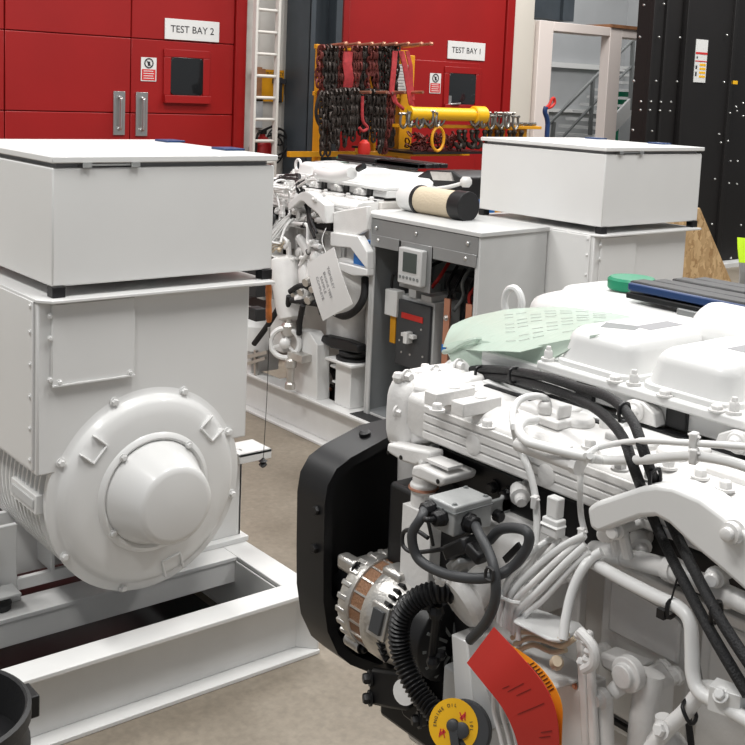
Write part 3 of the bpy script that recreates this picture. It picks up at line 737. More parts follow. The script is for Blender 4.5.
# end bell
q = MB(); q.lathe([(.34,.0),(.345,-.006),(.345,-.016),(.33,-.022),(.318,-.024),(.312,-.03),(.305,-.045),(.29,-.057),(.255,-.064),(.215,-.066),(.198,-.066),(.190,-.075),(.182,-.078),(.176,-.075),(.172,-.068),(.168,-.066),(.160,-.066)], (XC,3.17,cz), ax, 72); q.build('end_cover', W, g1, ang=40)
q = MB(); q.lathe([(.172,-.060),(.170,-.074),(.160,-.085),(.128,-.205),(.120,-.213),(.105,-.217),(.0,-.219)], (XC,3.17,cz), ax, 64); q.build('hub_cap', W, g1, ang=40)
q = MB()
for a_ in (112, 68, 25, -15, -105, -150, 155):
    t = math.radians(a_); q.bolt((XC+.331*math.cos(t), 3.148, cz+.331*math.sin(t)), (0,-1,0), .011, .014)
for a_ in (50, 130, 215, -35):
    t = math.radians(a_); q.bolt((XC+.182*math.cos(t), 3.094, cz+.182*math.sin(t)), (0,-1,0), .009, .010)
q.build('cover_bolts', W, g1)
for a_ in (140, 40, -75):     # lugs cast in the end cover
    t = math.radians(a_); c = V((XC+.275*math.cos(t), 3.112, cz+.275*math.sin(t))); rd = V((math.cos(t),0,math.sin(t))); tg = V((-math.sin(t),0,math.cos(t)))
    q = MB(); q.obox(c+V((0,-.002,0))+tg*.034,rd,tg,(0,1,0),.056,.007,.022).obox(c+V((0,-.002,0))-tg*.034,rd,tg,(0,1,0),.056,.007,.022).obox(c+V((0,-.002,0))-rd*.028,rd,tg,(0,1,0),.007,.072,.022); q.build('cast_lug', W, g1, bev=.003)
# feet frame
for sx in (-1, 1):
    q = MB(); xo = XC+sx*.585; xi = XC+sx*.30
    xa, xb = min(xo,xi), max(xo,xi)
    if sx < 0: q.box(xb, 1.64, 3.50, 3.52, .262, .305).box(1.47, 1.485, 3.50, 3.9, .30, .46).box(1.545, 1.555, 3.50, 3.9, .30, .42).box(xb-.05,1.64,3.62,3.64,.262,.50)
    q.box(xa, xb, 3.50, 3.52, .262, .60 if sx > 0 else .50).box(xa-.02 if sx < 0 else xa, xb+.02 if sx > 0 else xb, 3.47, 4.0, HS_, .262)
    q.box(xo-.012 if sx > 0 else xo, xo if sx > 0 else xo+.012, 3.5, 4.0, .262, .60 if sx > 0 else .50)
    q.box(XC+sx*.40-.006, XC+sx*.40+.006, 3.47, 3.51, .262, .50)
    q.build('mounting_foot', W, g1, bev=.003)
q = MB(); q.box(2.20, 2.345, 3.46, 3.60, .585, .597).box(2.20,2.345,3.46,3.468,.560,.597); q.build('side_ledge', W, g1, bev=.002)
# terminal box
kx0, kx1, ky0, ky1 = 1.322, 2.112, 3.15, 4.01
q = MB(); q.box(kx0, kx1, ky0, ky1, 1.368, 1.727); q.build('terminal_box', W, g1, bev=.005)
q = MB(); q.box(kx0+.02, kx1-.02, ky0+.02, ky1-.02, 1.727, 1.745); o_ = q.build('lid_gasket', INKG, g1); o_['label'] = 'dark gasket gap'
q = MB(); q.box(kx0-.006, kx1+.006, ky0-.01, ky1+.01, 1.742, 1.762); lid = q.build('terminal_box_lid', W, g1, bev=.003)
q = MB()
for x in (kx0+.09, kx0+.25): q.box(x, x+.03, ky0-.012, ky0+.02, 1.728, 1.743)
q.box(kx0+.09, kx0+.27, ky0-.006, ky0, 1.733, 1.739)
q.build('lid_catch', ST, g1)
for px, py in ((170,141),(228,149)):
    c = P(px, py, z=1.765); q = MB(); q.box(c.x-.04, c.x+.04, c.y-.05, c.y+.05, 1.762, 1.77); o_ = q.build('lid_pad', BU, lid, bev=.002); o_['label'] = 'small dark blue pad on the lid'
for x in (kx0, kx1-.042):
    for y in (ky0-.004, ky1-.04):
        q = MB(); q.box(x, x+.042, y, y+.042, 1.334, 1.368); o_ = q.build('rubber_foot', BK, g1, bev=.002)
q = MB(); q.cyl((kx0+.03, ky0+.02, 1.322),(kx0+.03, ky0+.02, 1.342),.007,8).cyl((kx1-.03, ky0+.02, 1.322),(kx1-.03, ky0+.02, 1.342),.007,8); q.build('foot_bolt', ST, g1)
# second generator
g2 = copy_tree(g1); g2.location = g1.location + V((4.281-1.322, 3.499-3.15, 0)); [bpy.data.objects.remove(o_) for o_ in list(g2.children) if o_.name.startswith('mounting_foot') and max(v.co.x for v in o_.data.vertices) < 0]
g2['label'] = 'white generator with terminal box behind the grey control cabinet, at right'

# orange handled item and rubber blocks at the right of generator 1
c = P(267, 281, y=3.6)
q = MB(); a = P(268.5,283,y=3.3); b = P(269,330,y=3.3); d = b-a
tb = thing('handled_tool', tuple(b), 'worn orange wooden handle hanging upright beside the left generator', 'tool')
q.lathe([(.006,0),(.010,.006),(.0125,.03),(.010,.07),(.0118,.10),(.0118,.130),(.008,.145),(.0,.148)], a, d, 12); q.build('handle', BRK, tb)
q = MB(); q.cyl(b+d.normalized()*-.01, b+d.normalized()*.03, .005, 8); q.build('ferrule', ST, tb)
q = MB(); pl = P(263, 463, y=3.3); q.tube([b+d.normalized()*.02, b.lerp(pl,.5)+V((0.004,0,0)), pl], .0013, 5, 4); q.build('cord', RB, tb)
q = MB(); q.lathe([(.003,.02),(.008,.014),(.017,.008),(.010,.002),(.016,-.006),(.009,-.014),(.0,-.02)], pl, (0,0,1), 12); q.build('plug', BK, tb)
q = MB(); q.box(2.10, a.x+.01, 3.27, 3.33, a.z+.0, a.z+.006); q.build('hanging_bracket', W, tb)
for i, (px, py) in enumerate(((256,271),(256,290),(256,314))):
    c = P(px, py, y=4.06); q = MB(); q.box(c.x-.02, c.x+.035, 4.03, 4.10, c.z-.028, c.z+.028)
    q.build('rubber_block', RB, g1, bev=.004)

# bits under generator 1 at the left edge: vibration mount on the floor
vm = thing('machine_mount', tuple(P(4, 606, z=.242)), 'black machine mount with bolt under the left generator at the frame edge', 'mount')
c = P(6, 607, z=.242)+V((0,0,.03)); q = MB(); q.lathe([(.035,0),(.038,.02),(.03,.035)], c+V((-.02,0,-.03)), (0,0,1), 20); q.build('rubber_pad', RB, vm)
q = MB(); q.bolt(c+V((-.015,-.0,.004)), (0,0,1), .012, .02); q.build('bolt', ST, vm)
q = MB(); q.box(c.x-.2, c.x+.035, c.y-.05, c.y+.04, c.z+.020, c.z+.030); q.build('top_plate', GR, vm, bev=.003)
# black drum at bottom left
dr = thing('black_drum', (.80, 2.30, 0), 'black ribbed plastic drum at the bottom left corner', 'drum')
cx_, cy_, rr_ = .74, 2.42, .215
q = MB(); q.lathe([(.19,0),(.20,.02),(.20,.2),(.207,.21),(.207,.225),(.20,.235),(.205,.43),(.212,.44),(.212,.47),(.206,.48),(.206,.52),(.214,.53),(.214,.56),(.205,.565),(.200,.56),(.195,.42)], (cx_,cy_,0), (0,0,1), 48); q.build('shell', RB, dr)
q = MB(); q.lathe([(.001,.46),(.196,.46),(.196,.45),(.001,.45)], (cx_,cy_,0), (0,0,1), 48); q.build('inner_lid', BK, dr)
q = MB(); q.box(cx_+.20, cx_+.235, cy_-.04, cy_+.03, .49, .545); q.build('grip_lug', BK, dr, bev=.004)

# ================================================================ second genset skid and control cabinet
skid('skid_frame', 3.597, 5.5, 3.2, 7.6, [(4.6,.13,.1),(5.3,.1,.1),(6.5,.1,.1)], 'white steel beam skid under the middle engine and grey cabinet')
cb = thing('control_cabinet', (3.70, 3.74, HS_), 'open grey control cabinet with display and breaker on the middle skid', 'cabinet')
ang = math.radians(5); Rz = Matrix.Rotation(ang, 3, 'Z'); O = V((3.695, 3.74, 0))
def cbx(q, u0, u1, v0, v1, z0, z1):   # u: depth (away, +x), v: along the front (+y)
    p = []
    for z in (z0, z1):
        for u, v in ((u0,v0),(u1,v0),(u1,v1),(u0,v1)):
            r = V((u*math.cos(ang), u*math.sin(ang)+v, z)); p.append(O+r)
    return q.hexa(p)
def cp(u, v, z): return O+V((u*math.cos(ang), u*math.sin(ang)+v, z))
Wd, Dp, Zt, Zb = .835, .52, 1.318, HS_+.002
q = MB(); cbx(q, 0, Dp, 0, .014, Zb, Zt); cbx(q, Dp-.014, Dp, .014, Wd-.014, Zb, Zt); cbx(q, 0, Dp, Wd-.014, Wd, Zb, Zt); cbx(q, 0.01, Dp, .014, Wd-.014, Zb, Zb+.014); cbx(q, 0, .012, .014, .03, Zb, Zt-.1); cbx(q, 0, .012, Wd-.04, Wd-.014, Zb, Zt-.1)
q.build('shell', GR, cb, bev=.003)
q = MB(); cbx(q, -.008, Dp+.008, -.008, Wd+.008, Zt, Zt+.022); q.build('top', GR, cb, bev=.003)
q = MB(); cbx(q, Dp-.03, Dp-.016, .016, Wd-.016, Zb+.02, Zt-.02); q.build('backplate', GI, cb)
q = MB(); cbx(q, .014, Dp-.03, Wd-.019, Wd-.0142, Zb+.016, Zt-.004); q.build('inner_side_panel', GDK, cb)
q = MB(); cbx(q, .014, Dp-.03, .0142, .019, Zb+.016, Zt-.004); q.build('inner_side_panel', GDK, cb)
q = MB(); cbx(q, .014, Dp-.03, .02, Wd-.02, Zb+.0145, Zb+.018); q.build('inner_floor', GDK, cb)
q = MB(); cbx(q, -.004, .0, .012, Wd-.012, Zt-.095, Zt-.004); q.build('header_panel', GD, cb, bev=.002)
for v0, v1 in ((.015, .325), (.59, Wd-.015)):
    q = MB(); cbx(q, -.009, -.004, v0, v1, Zt-.15, Zt-.088); q.build('header_strip', GD, cb, bev=.002)
q = MB()
for v, z in ((.08,Zt-.04),(.46,Zt-.04),(.78,Zt-.05),(.76,Zt-.115),(.09,Zt-.115)): q.lathe([(.011,0),(.011,.004),(.006,.008)], cp(-.007,v,z), (-1,-.08,0), 12)
q.build('latch_buttons', ST, cb)
q = MB(); cbx(q, -.008, -.002, .335, .575, Zt-.33, Zt-.09); q.build('display_panel', GD, cb, bev=.004)
q = MB(); cbx(q, -.05, -.008, .365, .545, Zt-.30, Zt-.115); dp = q.build('display_unit', GR, cb, bev=.006)
q = MB(); cbx(q, -.053, -.05, .40, .505, Zt-.235, Zt-.135); q.build('screen', LCD, dp)
q = MB()
for i in range(6): q.lathe([(.008,0),(.008,.004)], cp(-.05, .388+.027*i, Zt-.265), (-1,0,0), 10)
q.build('keys', GI, dp)
# breaker
q = MB(); cbx(q, .10, .30, .40, .68, Zt-.78, Zt-.40); br = q.build('circuit_breaker', GR, cb, bev=.004)
q = MB(); cbx(q, .075, .10, .41, .675, Zt-.775, Zt-.42); o_ = q.build('breaker_face', CG, br, bev=.006); o_['label'] = 'dark grey breaker face'
q = MB(); cbx(q, .071, .075, .46, .63, Zt-.515, Zt-.485); o_ = q.build('red_strip', RC, br)
q = MB(); cbx(q, .045, .075, .50, .60, Zt-.605, Zt-.585); cbx(q, .03, .075, .535, .565, Zt-.635, Zt-.575); q.build('toggle', PAP, br, bev=.002)
q = MB()
for v, z in ((.64,.64),(.62,.70),(.55,.70),(.45,.69),(.47,.55)): q.lathe([(.006,0),(.006,.003)], cp(.075, v, Zt-z), (-1,0,0), 8)
q.build('face_screws', ST, br)
q = MB(); cbx(q, .08, .26, .44, .56, Zt-.88, Zt-.79); o_ = q.build('terminal_cover', BK, cb, bev=.003)
q = MB(); cbx(q, .09, .28, .42, .5, Zt-.40, Zt-.37); cbx(q, .09, .28, .54, .6, Zt-.40, Zt-.34); q.build('top_terminals', GR, br, bev=.002)
q = MB(); cbx(q, .12, .16, .34, .405, Zt-.80, Zt-.73); q.tube([cp(.2,.52,Zt-.88), cp(.2,.51,Zt-1.0), cp(.2,.5,Zb+.02)], .012, 8); q.build('drain_pipe', GR, cb)
q = MB(); cbx(q, .06, .12, .66, .76, Zt-.52, Zt-.38); q.build('relay_block', PAP, cb, bev=.004)
q = MB(); cbx(q, .08, .11, .685, .73, Zt-.67, Zt-.52); o_ = q.build('yellow_terminal_row', YE, cb, bev=.002)
# copper bars
for i, (v, zt_, zb_) in enumerate(((.31, .36, .86), (.15, .36, .84))):
    q = MB(); cbx(q, .10, .112, v-.022, v+.022, Zt-zb_, Zt-zt_); o_ = q.build('copper_bar', CU, cb, bev=.001)
    q = MB(); q.bolt(cp(.10, v, Zt-.46), (-1,0,0), .011, .012); q.bolt(cp(.10, v, Zt-zb_+.05), (-1,0,0), .011, .012); q.build('bolt', ST, o_)
q = MB(); cbx(q, .15, .25, .19, .27, Zt-.80, Zt-.50); cbx(q, .15, .25, .03, .12, Zt-.80, Zt-.50); q.build('current_transformer', GI, cb, bev=.004)
q = MB(); cbx(q, .095, .10, .30, .33, Zt-.64, Zt-.60); o_ = q.build('blue_marker', BB, cb)
rnd = random.Random(5)
for i in range(9):
    mt = (BK, BK, RC, BK, GI)[i % 5]; q = MB(); v = .08+.06*i; z_ = Zt-.2-.05*rnd.random()
    q.tube([cp(.30, v, z_), cp(.2, v+rnd.uniform(-.05,.08), z_-.08), cp(.22, v+rnd.uniform(-.04,.06), z_-.16), cp(.18, v+rnd.uniform(-.02,.02), z_-.24)], .010, 7); q.build('wiring', mt, cb)
q = MB(); q.tube([cp(.02,.56,Zt-.26), cp(.05,.66,Zt-.28), cp(.08,.72,Zt-.30), cp(.1,.75,Zt-.36), cp(.1,.74,Zt-.42)], .008, 8); q.build('wiring', BK, cb)
q = MB(); cbx(q, .26, .40, .05, .5, Zt-.36, Zt-.26); q.build('busbar_support', BK, cb, bev=.006)
q = MB(); q.box(3.62, 3.70, 4.48, 4.60, HS_, HS_+.004); q.bm.free()
# ================================================================ the near engine
def E(px, py, x): return P(px, py, x=x)
def T(*pts): return [E(*p) for p in pts]
eng = thing('diesel_engine', (1.95, 1.0, HS_), 'large white diesel engine with black belt guard and many pipes, nearest at lower right', 'engine', 'white diesel engines')
def part(q, name, mt=None, par=None, **k): return q.build(name, mt, par or eng, **k)
def solo(o): o['solo'] = 1; return o
# --- castings
q = MB(); q.box(1.62, 2.32, .60, 1.80, .50, 1.24); q.box(1.70, 2.24, .65, 1.76, .30, .50)
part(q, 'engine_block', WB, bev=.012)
q = MB()
for k in range(3):                                  # block side doors
    y1 = 1.255-.215*k*1.0; q.box(1.600, 1.622, y1-.205, y1-.008, .86, 1.15)
    q.box(1.592, 1.602, y1-.185, y1-.03, 1.02, 1.13)
part(q, 'block_side_covers', WC, bev=.006)
q = MB(); q.box(1.60, 1.63, .60, 1.30, 1.150, 1.168).box(1.60,1.63,.60,1.30,.83,.85); q.box(1.60,1.625,1.30,1.75,.8,1.16)
part(q, 'block_flange', WC, bev=.004)
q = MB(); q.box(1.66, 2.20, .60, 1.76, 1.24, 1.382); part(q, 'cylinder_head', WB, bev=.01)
q = MB(); q.box(1.70, 2.16, .60, 1.70, 1.40, 1.440); part(q, 'head_gasket_flange', W, bev=.004)
# front gear housing
q = MB(); pts = [(1.60,1.24),(1.58,1.30),(1.62,1.345),(1.72,1.365),(1.80,1.40),(1.90,1.43),(2.3,1.44),(2.36,1.40),(2.36,.55),(2.2,.42),(1.75,.42),(1.62,.55)]
q.prism([(x, 1.775, z) for x, z in pts], (0, .085, 0)); part(q, 'front_housing', WC, bev=.012, seg=3)
# --- ribbed intake manifold with rounded end
q = MB(); sec = [(1.545,1.262),(1.512,1.278),(1.500,1.300),(1.500,1.358),(1.518,1.376),(1.550,1.384),(1.66,1.386),(1.68,1.380),(1.68,1.262)]
q.prism([(x, .62, z) for x, z in sec], (0, 1.095, 0)); mf = part(q, 'intake_manifold', WC, bev=.008, seg=3)
q = MB()
for z in (1.294,1.312,1.330,1.348): q.box(1.4955, 1.501, .68, 1.655, z-.0074, z+.0074)
part(q, 'manifold_ribs', WC, mf, bev=.002, seg=2)
q = MB()
for px, py in ((474,449),(547,479),(629,515)):
    c = E(px, py-4, 1.498); q.lathe([(.021,0),(.021,.006),(.018,.008)], c+V((.003,0,0)), (-1,0,0), 24)
part(q, 'manifold_bosses', WC, mf)
q = MB()   # end cap: rounded casting
rs = []
for t, s in ((1.700,.80),(1.712,.97),(1.722,1.0),(1.745,1.0),(1.752,1.04),(1.765,1.04),(1.775,.98),(1.785,.90)):
    cx0, cz0, hx, hz = 1.60, 1.310, .105*s, .088*s; r = []
    for k in range(28):
        a_ = 2*PI*k/28; c_, s_ = math.cos(a_), math.sin(a_)
        r.append(V((cx0+hx*math.copysign(abs(c_)**.55, c_), t, cz0+hz*math.copysign(abs(s_)**.55, s_))))
    rs.append(r)
q.rings(rs); ec = part(q, 'manifold_end_cap', WC, ang=50)
q = MB()
for z, x in ((1.395,1.52),(1.395,1.60),(1.235,1.52),(1.24,1.60),(1.32,1.500),(1.40,1.67)): q.bolt((x, 1.742, z), (0,-1,0), .010, .016)
for z, y in ((1.39,1.755),(1.25,1.755)): q.ball((1.51,y,z), .014, 8)
part(q, 'end_cap_bolts', WC, ec)
# neck between the end cap and the ribbed part
q = MB(); q.hexa([V((1.525,1.655,1.275)),V((1.68,1.655,1.275)),V((1.69,1.71,1.245)),V((1.508,1.71,1.245)),V((1.525,1.655,1.385)),V((1.68,1.655,1.395)),V((1.69,1.71,1.395)),V((1.508,1.71,1.385))]); part(q, 'manifold_neck', WC, bev=.01, seg=3)
# angled pads on top of the manifold
for pa, pb in (((430,399),(456,387)),((457,409),(483,397))):
    a = P(*pa, z=1.389); b = P(*pb, z=1.389); b.y = a.y
    q = MB(); q.bar(a, b, .036, .028).cyl(a.lerp(b,.6)+V((0,0,.013)), a.lerp(b,.6)+V((0,0,.018)), .013, 16); part(q, 'lifting_pad', WC, bev=.005)
q = MB()
for px, py, x in ((470,391,1.60),(487,428,1.56),(418,378,1.62),(425,371,1.66),(437,411,1.58),(555,455,1.56),(575,463,1.56),(620,470,1.55),(650,480,1.55),(690,492,1.55),(668,468,1.6),(700,478,1.6),(725,490,1.6),(590,448,1.58)):
    p = P(px, py, z=1.384); q.bolt(p, (0,0,1), .011, .014)
part(q, 'manifold_bolts', WC)
# raised bosses and ports along the head, behind the manifold
for k in range(4):
    y1 = 1.42-.215*k
    q = MB(); q.box(1.575, 1.66, y1-.05, y1+.045, 1.38, 1.397).lathe([(.03,0),(.03,.016),(.022,.020)], (1.60, y1-.09, 1.382), (0,0,1), 16)
    q.cyl((1.63, y1-.13, 1.38),(1.63, y1-.13, 1.408), .013, 10); part(q, 'port_casting', WC, bev=.005)
# head side: groove darkness put in as flat black strips, clamps under the valve covers
q = MB(); q.box(1.632, 1.646, .62, 1.62, 1.3835, 1.3885).box(1.672, 1.69, .62, 1.62, 1.392, 1.397); part(q, 'dark_groove_strip', BK)
q = MB(); q.box(1.647, 1.70, .62, 1.64, 1.380, 1.392); part(q, 'head_ledge', W, bev=.002)
for k in range(4):
    y1 = 1.47-.2175*k
    q = MB(); q.prism([(1.668,y1-.048,1.400),(1.668,y1-.04,1.425),(1.668,y1-.012,1.440),(1.668,y1+.012,1.440),(1.668,y1+.04,1.425),(1.668,y1+.048,1.400)], (.03,0,0))
    q.lathe([(.020,0),(.020,.006),(.011,.008),(.011,.016),(.006,.018)], (1.668,y1,1.420), (-1,0,0), 16); part(q, 'injector_clamp', WC, bev=.003)
    q = MB(); q.box(1.690, 1.705, y1-.095, y1-.05, 1.401, 1.440); part(q, 'dark_port', BK, bev=.003)
# --- valve covers
q = MB(); q.box(1.675, 2.12, .60, 1.515, 1.440, 1.460); part(q, 'valve_cover_rail', W, bev=.005, seg=2)
for k in range(4):
    y1 = 1.492-.2175*k; y0 = y1-.206
    q = MB(); q.rbox(1.690, 1.985, y0, y1, 1.460, 1.472, .04, rt=.004).rbox(1.697, 1.975, y0+.005, y1-.005, 1.470, 1.540, .042, 8, rt=.034, taper=.010)
    vc = part(q, 'valve_cover', W, ang=50)
    q = MB(); cY = (y0+y1)/2+.02
    q.box(1.82, 1.93, y0+.06, y0+.10, 1.5398, 1.5406); o_ = part(q, 'cover_label', INKG, vc)
    if k == 0:
        q = MB(); q.prism([(1.75, y1-.075, 1.5397),(1.79,y1-.13,1.5397),(1.835,y1-.115,1.5397),(1.80,y1-.05,1.5397)], (0,0,.0008)); part(q, 'cover_decal', GI, vc)
    q = MB(); q.bolt((1.692, y1+.006, 1.460), (0,0,1), .010, .020); q.bolt((1.692, y1+.006, 1.475), (0,0,1), .006, .014, False); part(q, 'cover_bolts', WC, vc)
# side flange bolts on the rail
q = MB()
for px, py in ((712,424),(660,408),(610,394)):
    p = E(px, py, 1.672); q.bolt((1.683, p.y, 1.460), (0,0,1), .011, .010)
part(q, 'rail_bolts', WC)
# --- long white exhaust cover behind the covers, lifting eye
q = MB(); rs = []
for y_, s in ((1.93,.45),(1.915,.7),(1.87,.88),(1.80,.95),(1.70,1.0),(.66,1.0),(.62,.9)):
    r = []
    for k in range(24):
        a_ = 2*PI*k/24; c_, s_ = math.cos(a_), math.sin(a_)
        r.append(V((2.17+.13*s*math.copysign(abs(c_)**.6, c_), y_, 1.435+.082*s*math.copysign(abs(s_)**.6, s_))))
    rs.append(r)
q.rings(rs); part(q, 'exhaust_cover', W, ang=60)
q = MB(); c = E(513, 303, 2.02); n_ = 20
q.tube([c+V((0, .030*math.cos(t), .038*math.sin(t))) for t in [2*PI*k/14 for k in range(14)]], .0095, 10, 3, close=True); q.prism([(c.x-.009,c.y-.035,c.z-.025),(c.x-.009,c.y+.035,c.z-.025),(c.x-.009,c.y+.09,1.42),(c.x-.009,c.y-.05,1.42)], (.018,0,0)); part(q, 'lifting_eye', W, bev=.004)
q = MB(); q.rbox(1.76, 2.06, 1.53, 1.78, 1.38, 1.425, .05, rt=.03); part(q, 'thermostat_housing', WC, ang=50)
q = MB(); q.tube([V((1.86,1.70,1.40)), V((1.76,1.74,1.385)), V((1.68,1.77,1.35)), V((1.64,1.79,1.30))], .040, 18, 6); part(q, 'coolant_elbow', WC)
# flange block with two bolts, white cylinder, beige filter
q = MB(); a = E(668, 322, 1.93); a = P(667, 320, x=2.0); b = P(705, 350, x=2.0); q.box(2.0, 2.08, b.y-.02, a.y, b.z-.05, a.z); fb = solo(part(q, 'flange_block', W, bev=.008, seg=3))
q = MB()
for px, py in ((672,338),(692,342)): q.lathe([(.017,0),(.017,.012),(.012,.018),(.0,.02)], E(px, py-4, 2.0)+V((0,0,.0)), (-1,0,0), 16)
part(q, 'flange_bolts', W, fb)
q = MB(); c0 = P(703, 334, x=2.03); q.lathe([(.02,0),(.062,.004),(.072,.016),(.075,.03),(.075,.165)], c0, (0,-1,0), 32); solo(part(q, 'filter_housing', W))
q = MB(); q.lathe([(.0765,.162),(.0765,.172)], c0, (0,-1,0), 32); q.lathe([(.073,.168),(.073,.3)], c0, (0,-1,0), 32); solo(part(q, 'housing_seam', GI))
q = MB(); q.lathe([(.0755,.176),(.0755,.30)], c0, (0,-1,0), 32); solo(part(q, 'housing_rear', W))
q = MB(); q.lathe([(.08,.30),(.08,.33)], c0, (0,-1,0), 32).lathe([(.08,.58),(.08,.62)], c0, (0,-1,0), 32); solo(part(q, 'filter_end_ring', BK, bev=.003))
q = MB(); q.lathe([(.076,.32),(.076,.61)], c0, (0,-1,0), 32); solo(part(q, 'filter_wrap', BG))
q = MB(); q.prism([(2.09,.95,1.50),(2.09,.95,1.54),(2.09,.9,1.60),(2.09,.65,1.60),(2.09,.60,1.56),(2.09,.60,1.50)], (.22,0,0)); solo(part(q, 'air_filter_box', BK, bev=.01))
q = MB(); q.box(2.12,2.28,.68,.86,1.60,1.608); solo(part(q, 'filter_box_plate', BG))
# blue edged black slabs and green cap on the far side
sx0 = 2.13; zt_ = 1.568
q = MB()
for i in range(4):
    q.box(sx0+.012+.062*i, sx0+.066+.062*i, 1.265, 1.655-.015*i, 1.538, zt_-.002*(i%2))
q.box(sx0+.02, sx0+.26, 1.27, 1.63, 1.530, 1.56); pd = part(q, 'ribbed_black_pad', BK, bev=.006)
q = MB()
for i in range(5): q.box(sx0+.012+.062*(i%4), sx0+.066+.062*(i%4), .85, 1.25, 1.538, zt_-.002*(i%2))
part(q, 'ribbed_black_pad', BK, bev=.006)
q = MB(); q.box(sx0, sx0+.013, 1.268, 1.650, 1.545, 1.564).box(sx0, sx0+.013, .85, 1.25, 1.545, 1.564); o_ = solo(part(q, 'blue_pad_edge', BU, bev=.004))
q = MB(); q.box(sx0-.002, sx0+.011, 1.262, 1.652, 1.526, 1.541).box(sx0-.002,sx0+.011,.85,1.25,1.526,1.541); part(q, 'pad_edge', BK, bev=.003)
q = MB(); c = P(632, 281, x=2.30); q.lathe([(.058,-.03),(.062,-.026),(.062,-.004),(.056,.002),(.0,.003)], c+V((0,0,.008)), (0,0,1), 32); gc = part(q, 'green_cap', GN)
q = MB(); q.rbox(c.x-.10, c.x+.12, c.y-.26, c.y+.17, 1.40, c.z-.03, .04, rt=.02); part(q, 'coolant_tank', W, ang=50)
q = MB(); q.box(2.12, 2.16, 1.27, 1.50, 1.49, 1.53); part(q, 'grey_bracket', GD, bev=.003)
# --- draped printed film
def bez(a_, b_, c_, n): return [(a_*(1-t)**2+b_*2*t*(1-t)+c_*t*t) for t in [k/n for k in range(n+1)]]
nearE = bez(P(443,347,x=1.74), P(480,352,x=1.66), P(520,352,x=1.68), 6) + bez(P(520,352,x=1.68), P(575,338,x=1.76), P(645,326,x=1.86), 8)[1:]
farE  = bez(P(452,325,x=1.80), P(480,312,x=1.88), P(515,309,x=1.95), 6) + bez(P(515,309,x=1.95), P(570,302,x=2.05), P(652,322,x=2.00), 8)[1:]
g = []
for i in range(7):
    t = i/6; row = []
    for j, (a_, b_) in enumerate(zip(nearE, farE)):
        p = a_.lerp(b_, t); p.z += .006*math.sin(PI*t)+.001*math.sin(j*1.7+i*.8); row.append(p)
    g.append(row)
fm = MB(); fm.sheet(g, .0016)
# underside flap hanging down to the head
lowE = [P(x_, y_, x=1.70) for x_, y_ in ((447,352),(452,362),(466,372),(490,378),(515,378),(535,374),(548,366),(556,356))]
topE = [P(x_, y_, x=1.715) for x_, y_ in ((447,344),(458,341),(475,339),(495,343),(515,350),(535,346),(560,341),(600,334))]
g = []
for i in range(6):
    t = i/5; g.append([a_.lerp(b_, t)+V((-.008*math.sin(PI*t)*math.sin(j*.9),0,0)) for j, (a_, b_) in enumerate(zip(lowE, topE))])
fm.sheet(g, .0016)
q = fm; o = q.build('printed_film', FILM); tag(o, 'pale green translucent printed film draped over the top of the near engine', 'film')
q = MB(); pts = T((444,352,1.72),(452,350,1.7),(462,344,1.7),(472,340,1.7),(480,339,1.72)); q.tube(pts, .006, 8); o2 = q.build('film_edge_roll', FILM, o)
q = MB()
for i in range(8):
    t = .18+.09*i
    for j in range(5, 12):
        a_ = nearE[j].lerp(farE[j], t); b_ = nearE[j+1].lerp(farE[j+1], t); d = V((0,0,.006*math.sin(PI*t)+.0025))
        if (i*3+j) % 4: q.tube([a_+d, a_.lerp(b_, .75)+d], .0007, 4, 1, False)
o3 = q.build('print_lines', GR, o); o3['kind'] = 'stuff'

# --- black braided hoses in an arc
def hose(pts, r, mt, name='hose', n=12, **k):
    q = MB(); q.tube(pts, r, n, 8, **k); return part(q, name, mt)
hose(T((457,373,1.72),(480,369,1.69),(512,371,1.64),(545,377,1.58),(580,388,1.55),(610,398,1.50),(632,420,1.45),(645,455,1.42),(657,488,1.46),(672,525,1.48),(695,572,1.42),(722,622,1.38),(760,680,1.36)), .0090, HS, 'black_hose')
hose(T((459,379,1.72),(480,377,1.69),(512,379,1.64),(545,387,1.58),(575,398,1.55),(600,412,1.50),(622,436,1.45),(634,468,1.42),(646,500,1.47),(660,534,1.49),(683,580,1.43),(712,634,1.38),(748,695,1.36)), .0090, HS, 'black_hose')
for px, py, x in ((480,373,1.675),(514,375,1.615),(624,412,1.47),(655,478,1.435),(671,505,1.47),(716,612,1.395)):
    q = MB(); c = E(px, py, x); q.tube([c+V((-.012,0,.011)), c+V((.012,.002,.012)), c+V((.013,.0,-.012)), c+V((-.012,-.002,-.013))], .0034, 6, 3, close=True); part(q, 'hose_tie', BK)
# hose support bracket under the start
q = MB(); p = E(470, 390, 1.69); q.box(1.69, 1.74, p.y-.02, p.y+.02, 1.36, p.z+.005); part(q, 'hose_bracket', WC, bev=.003)

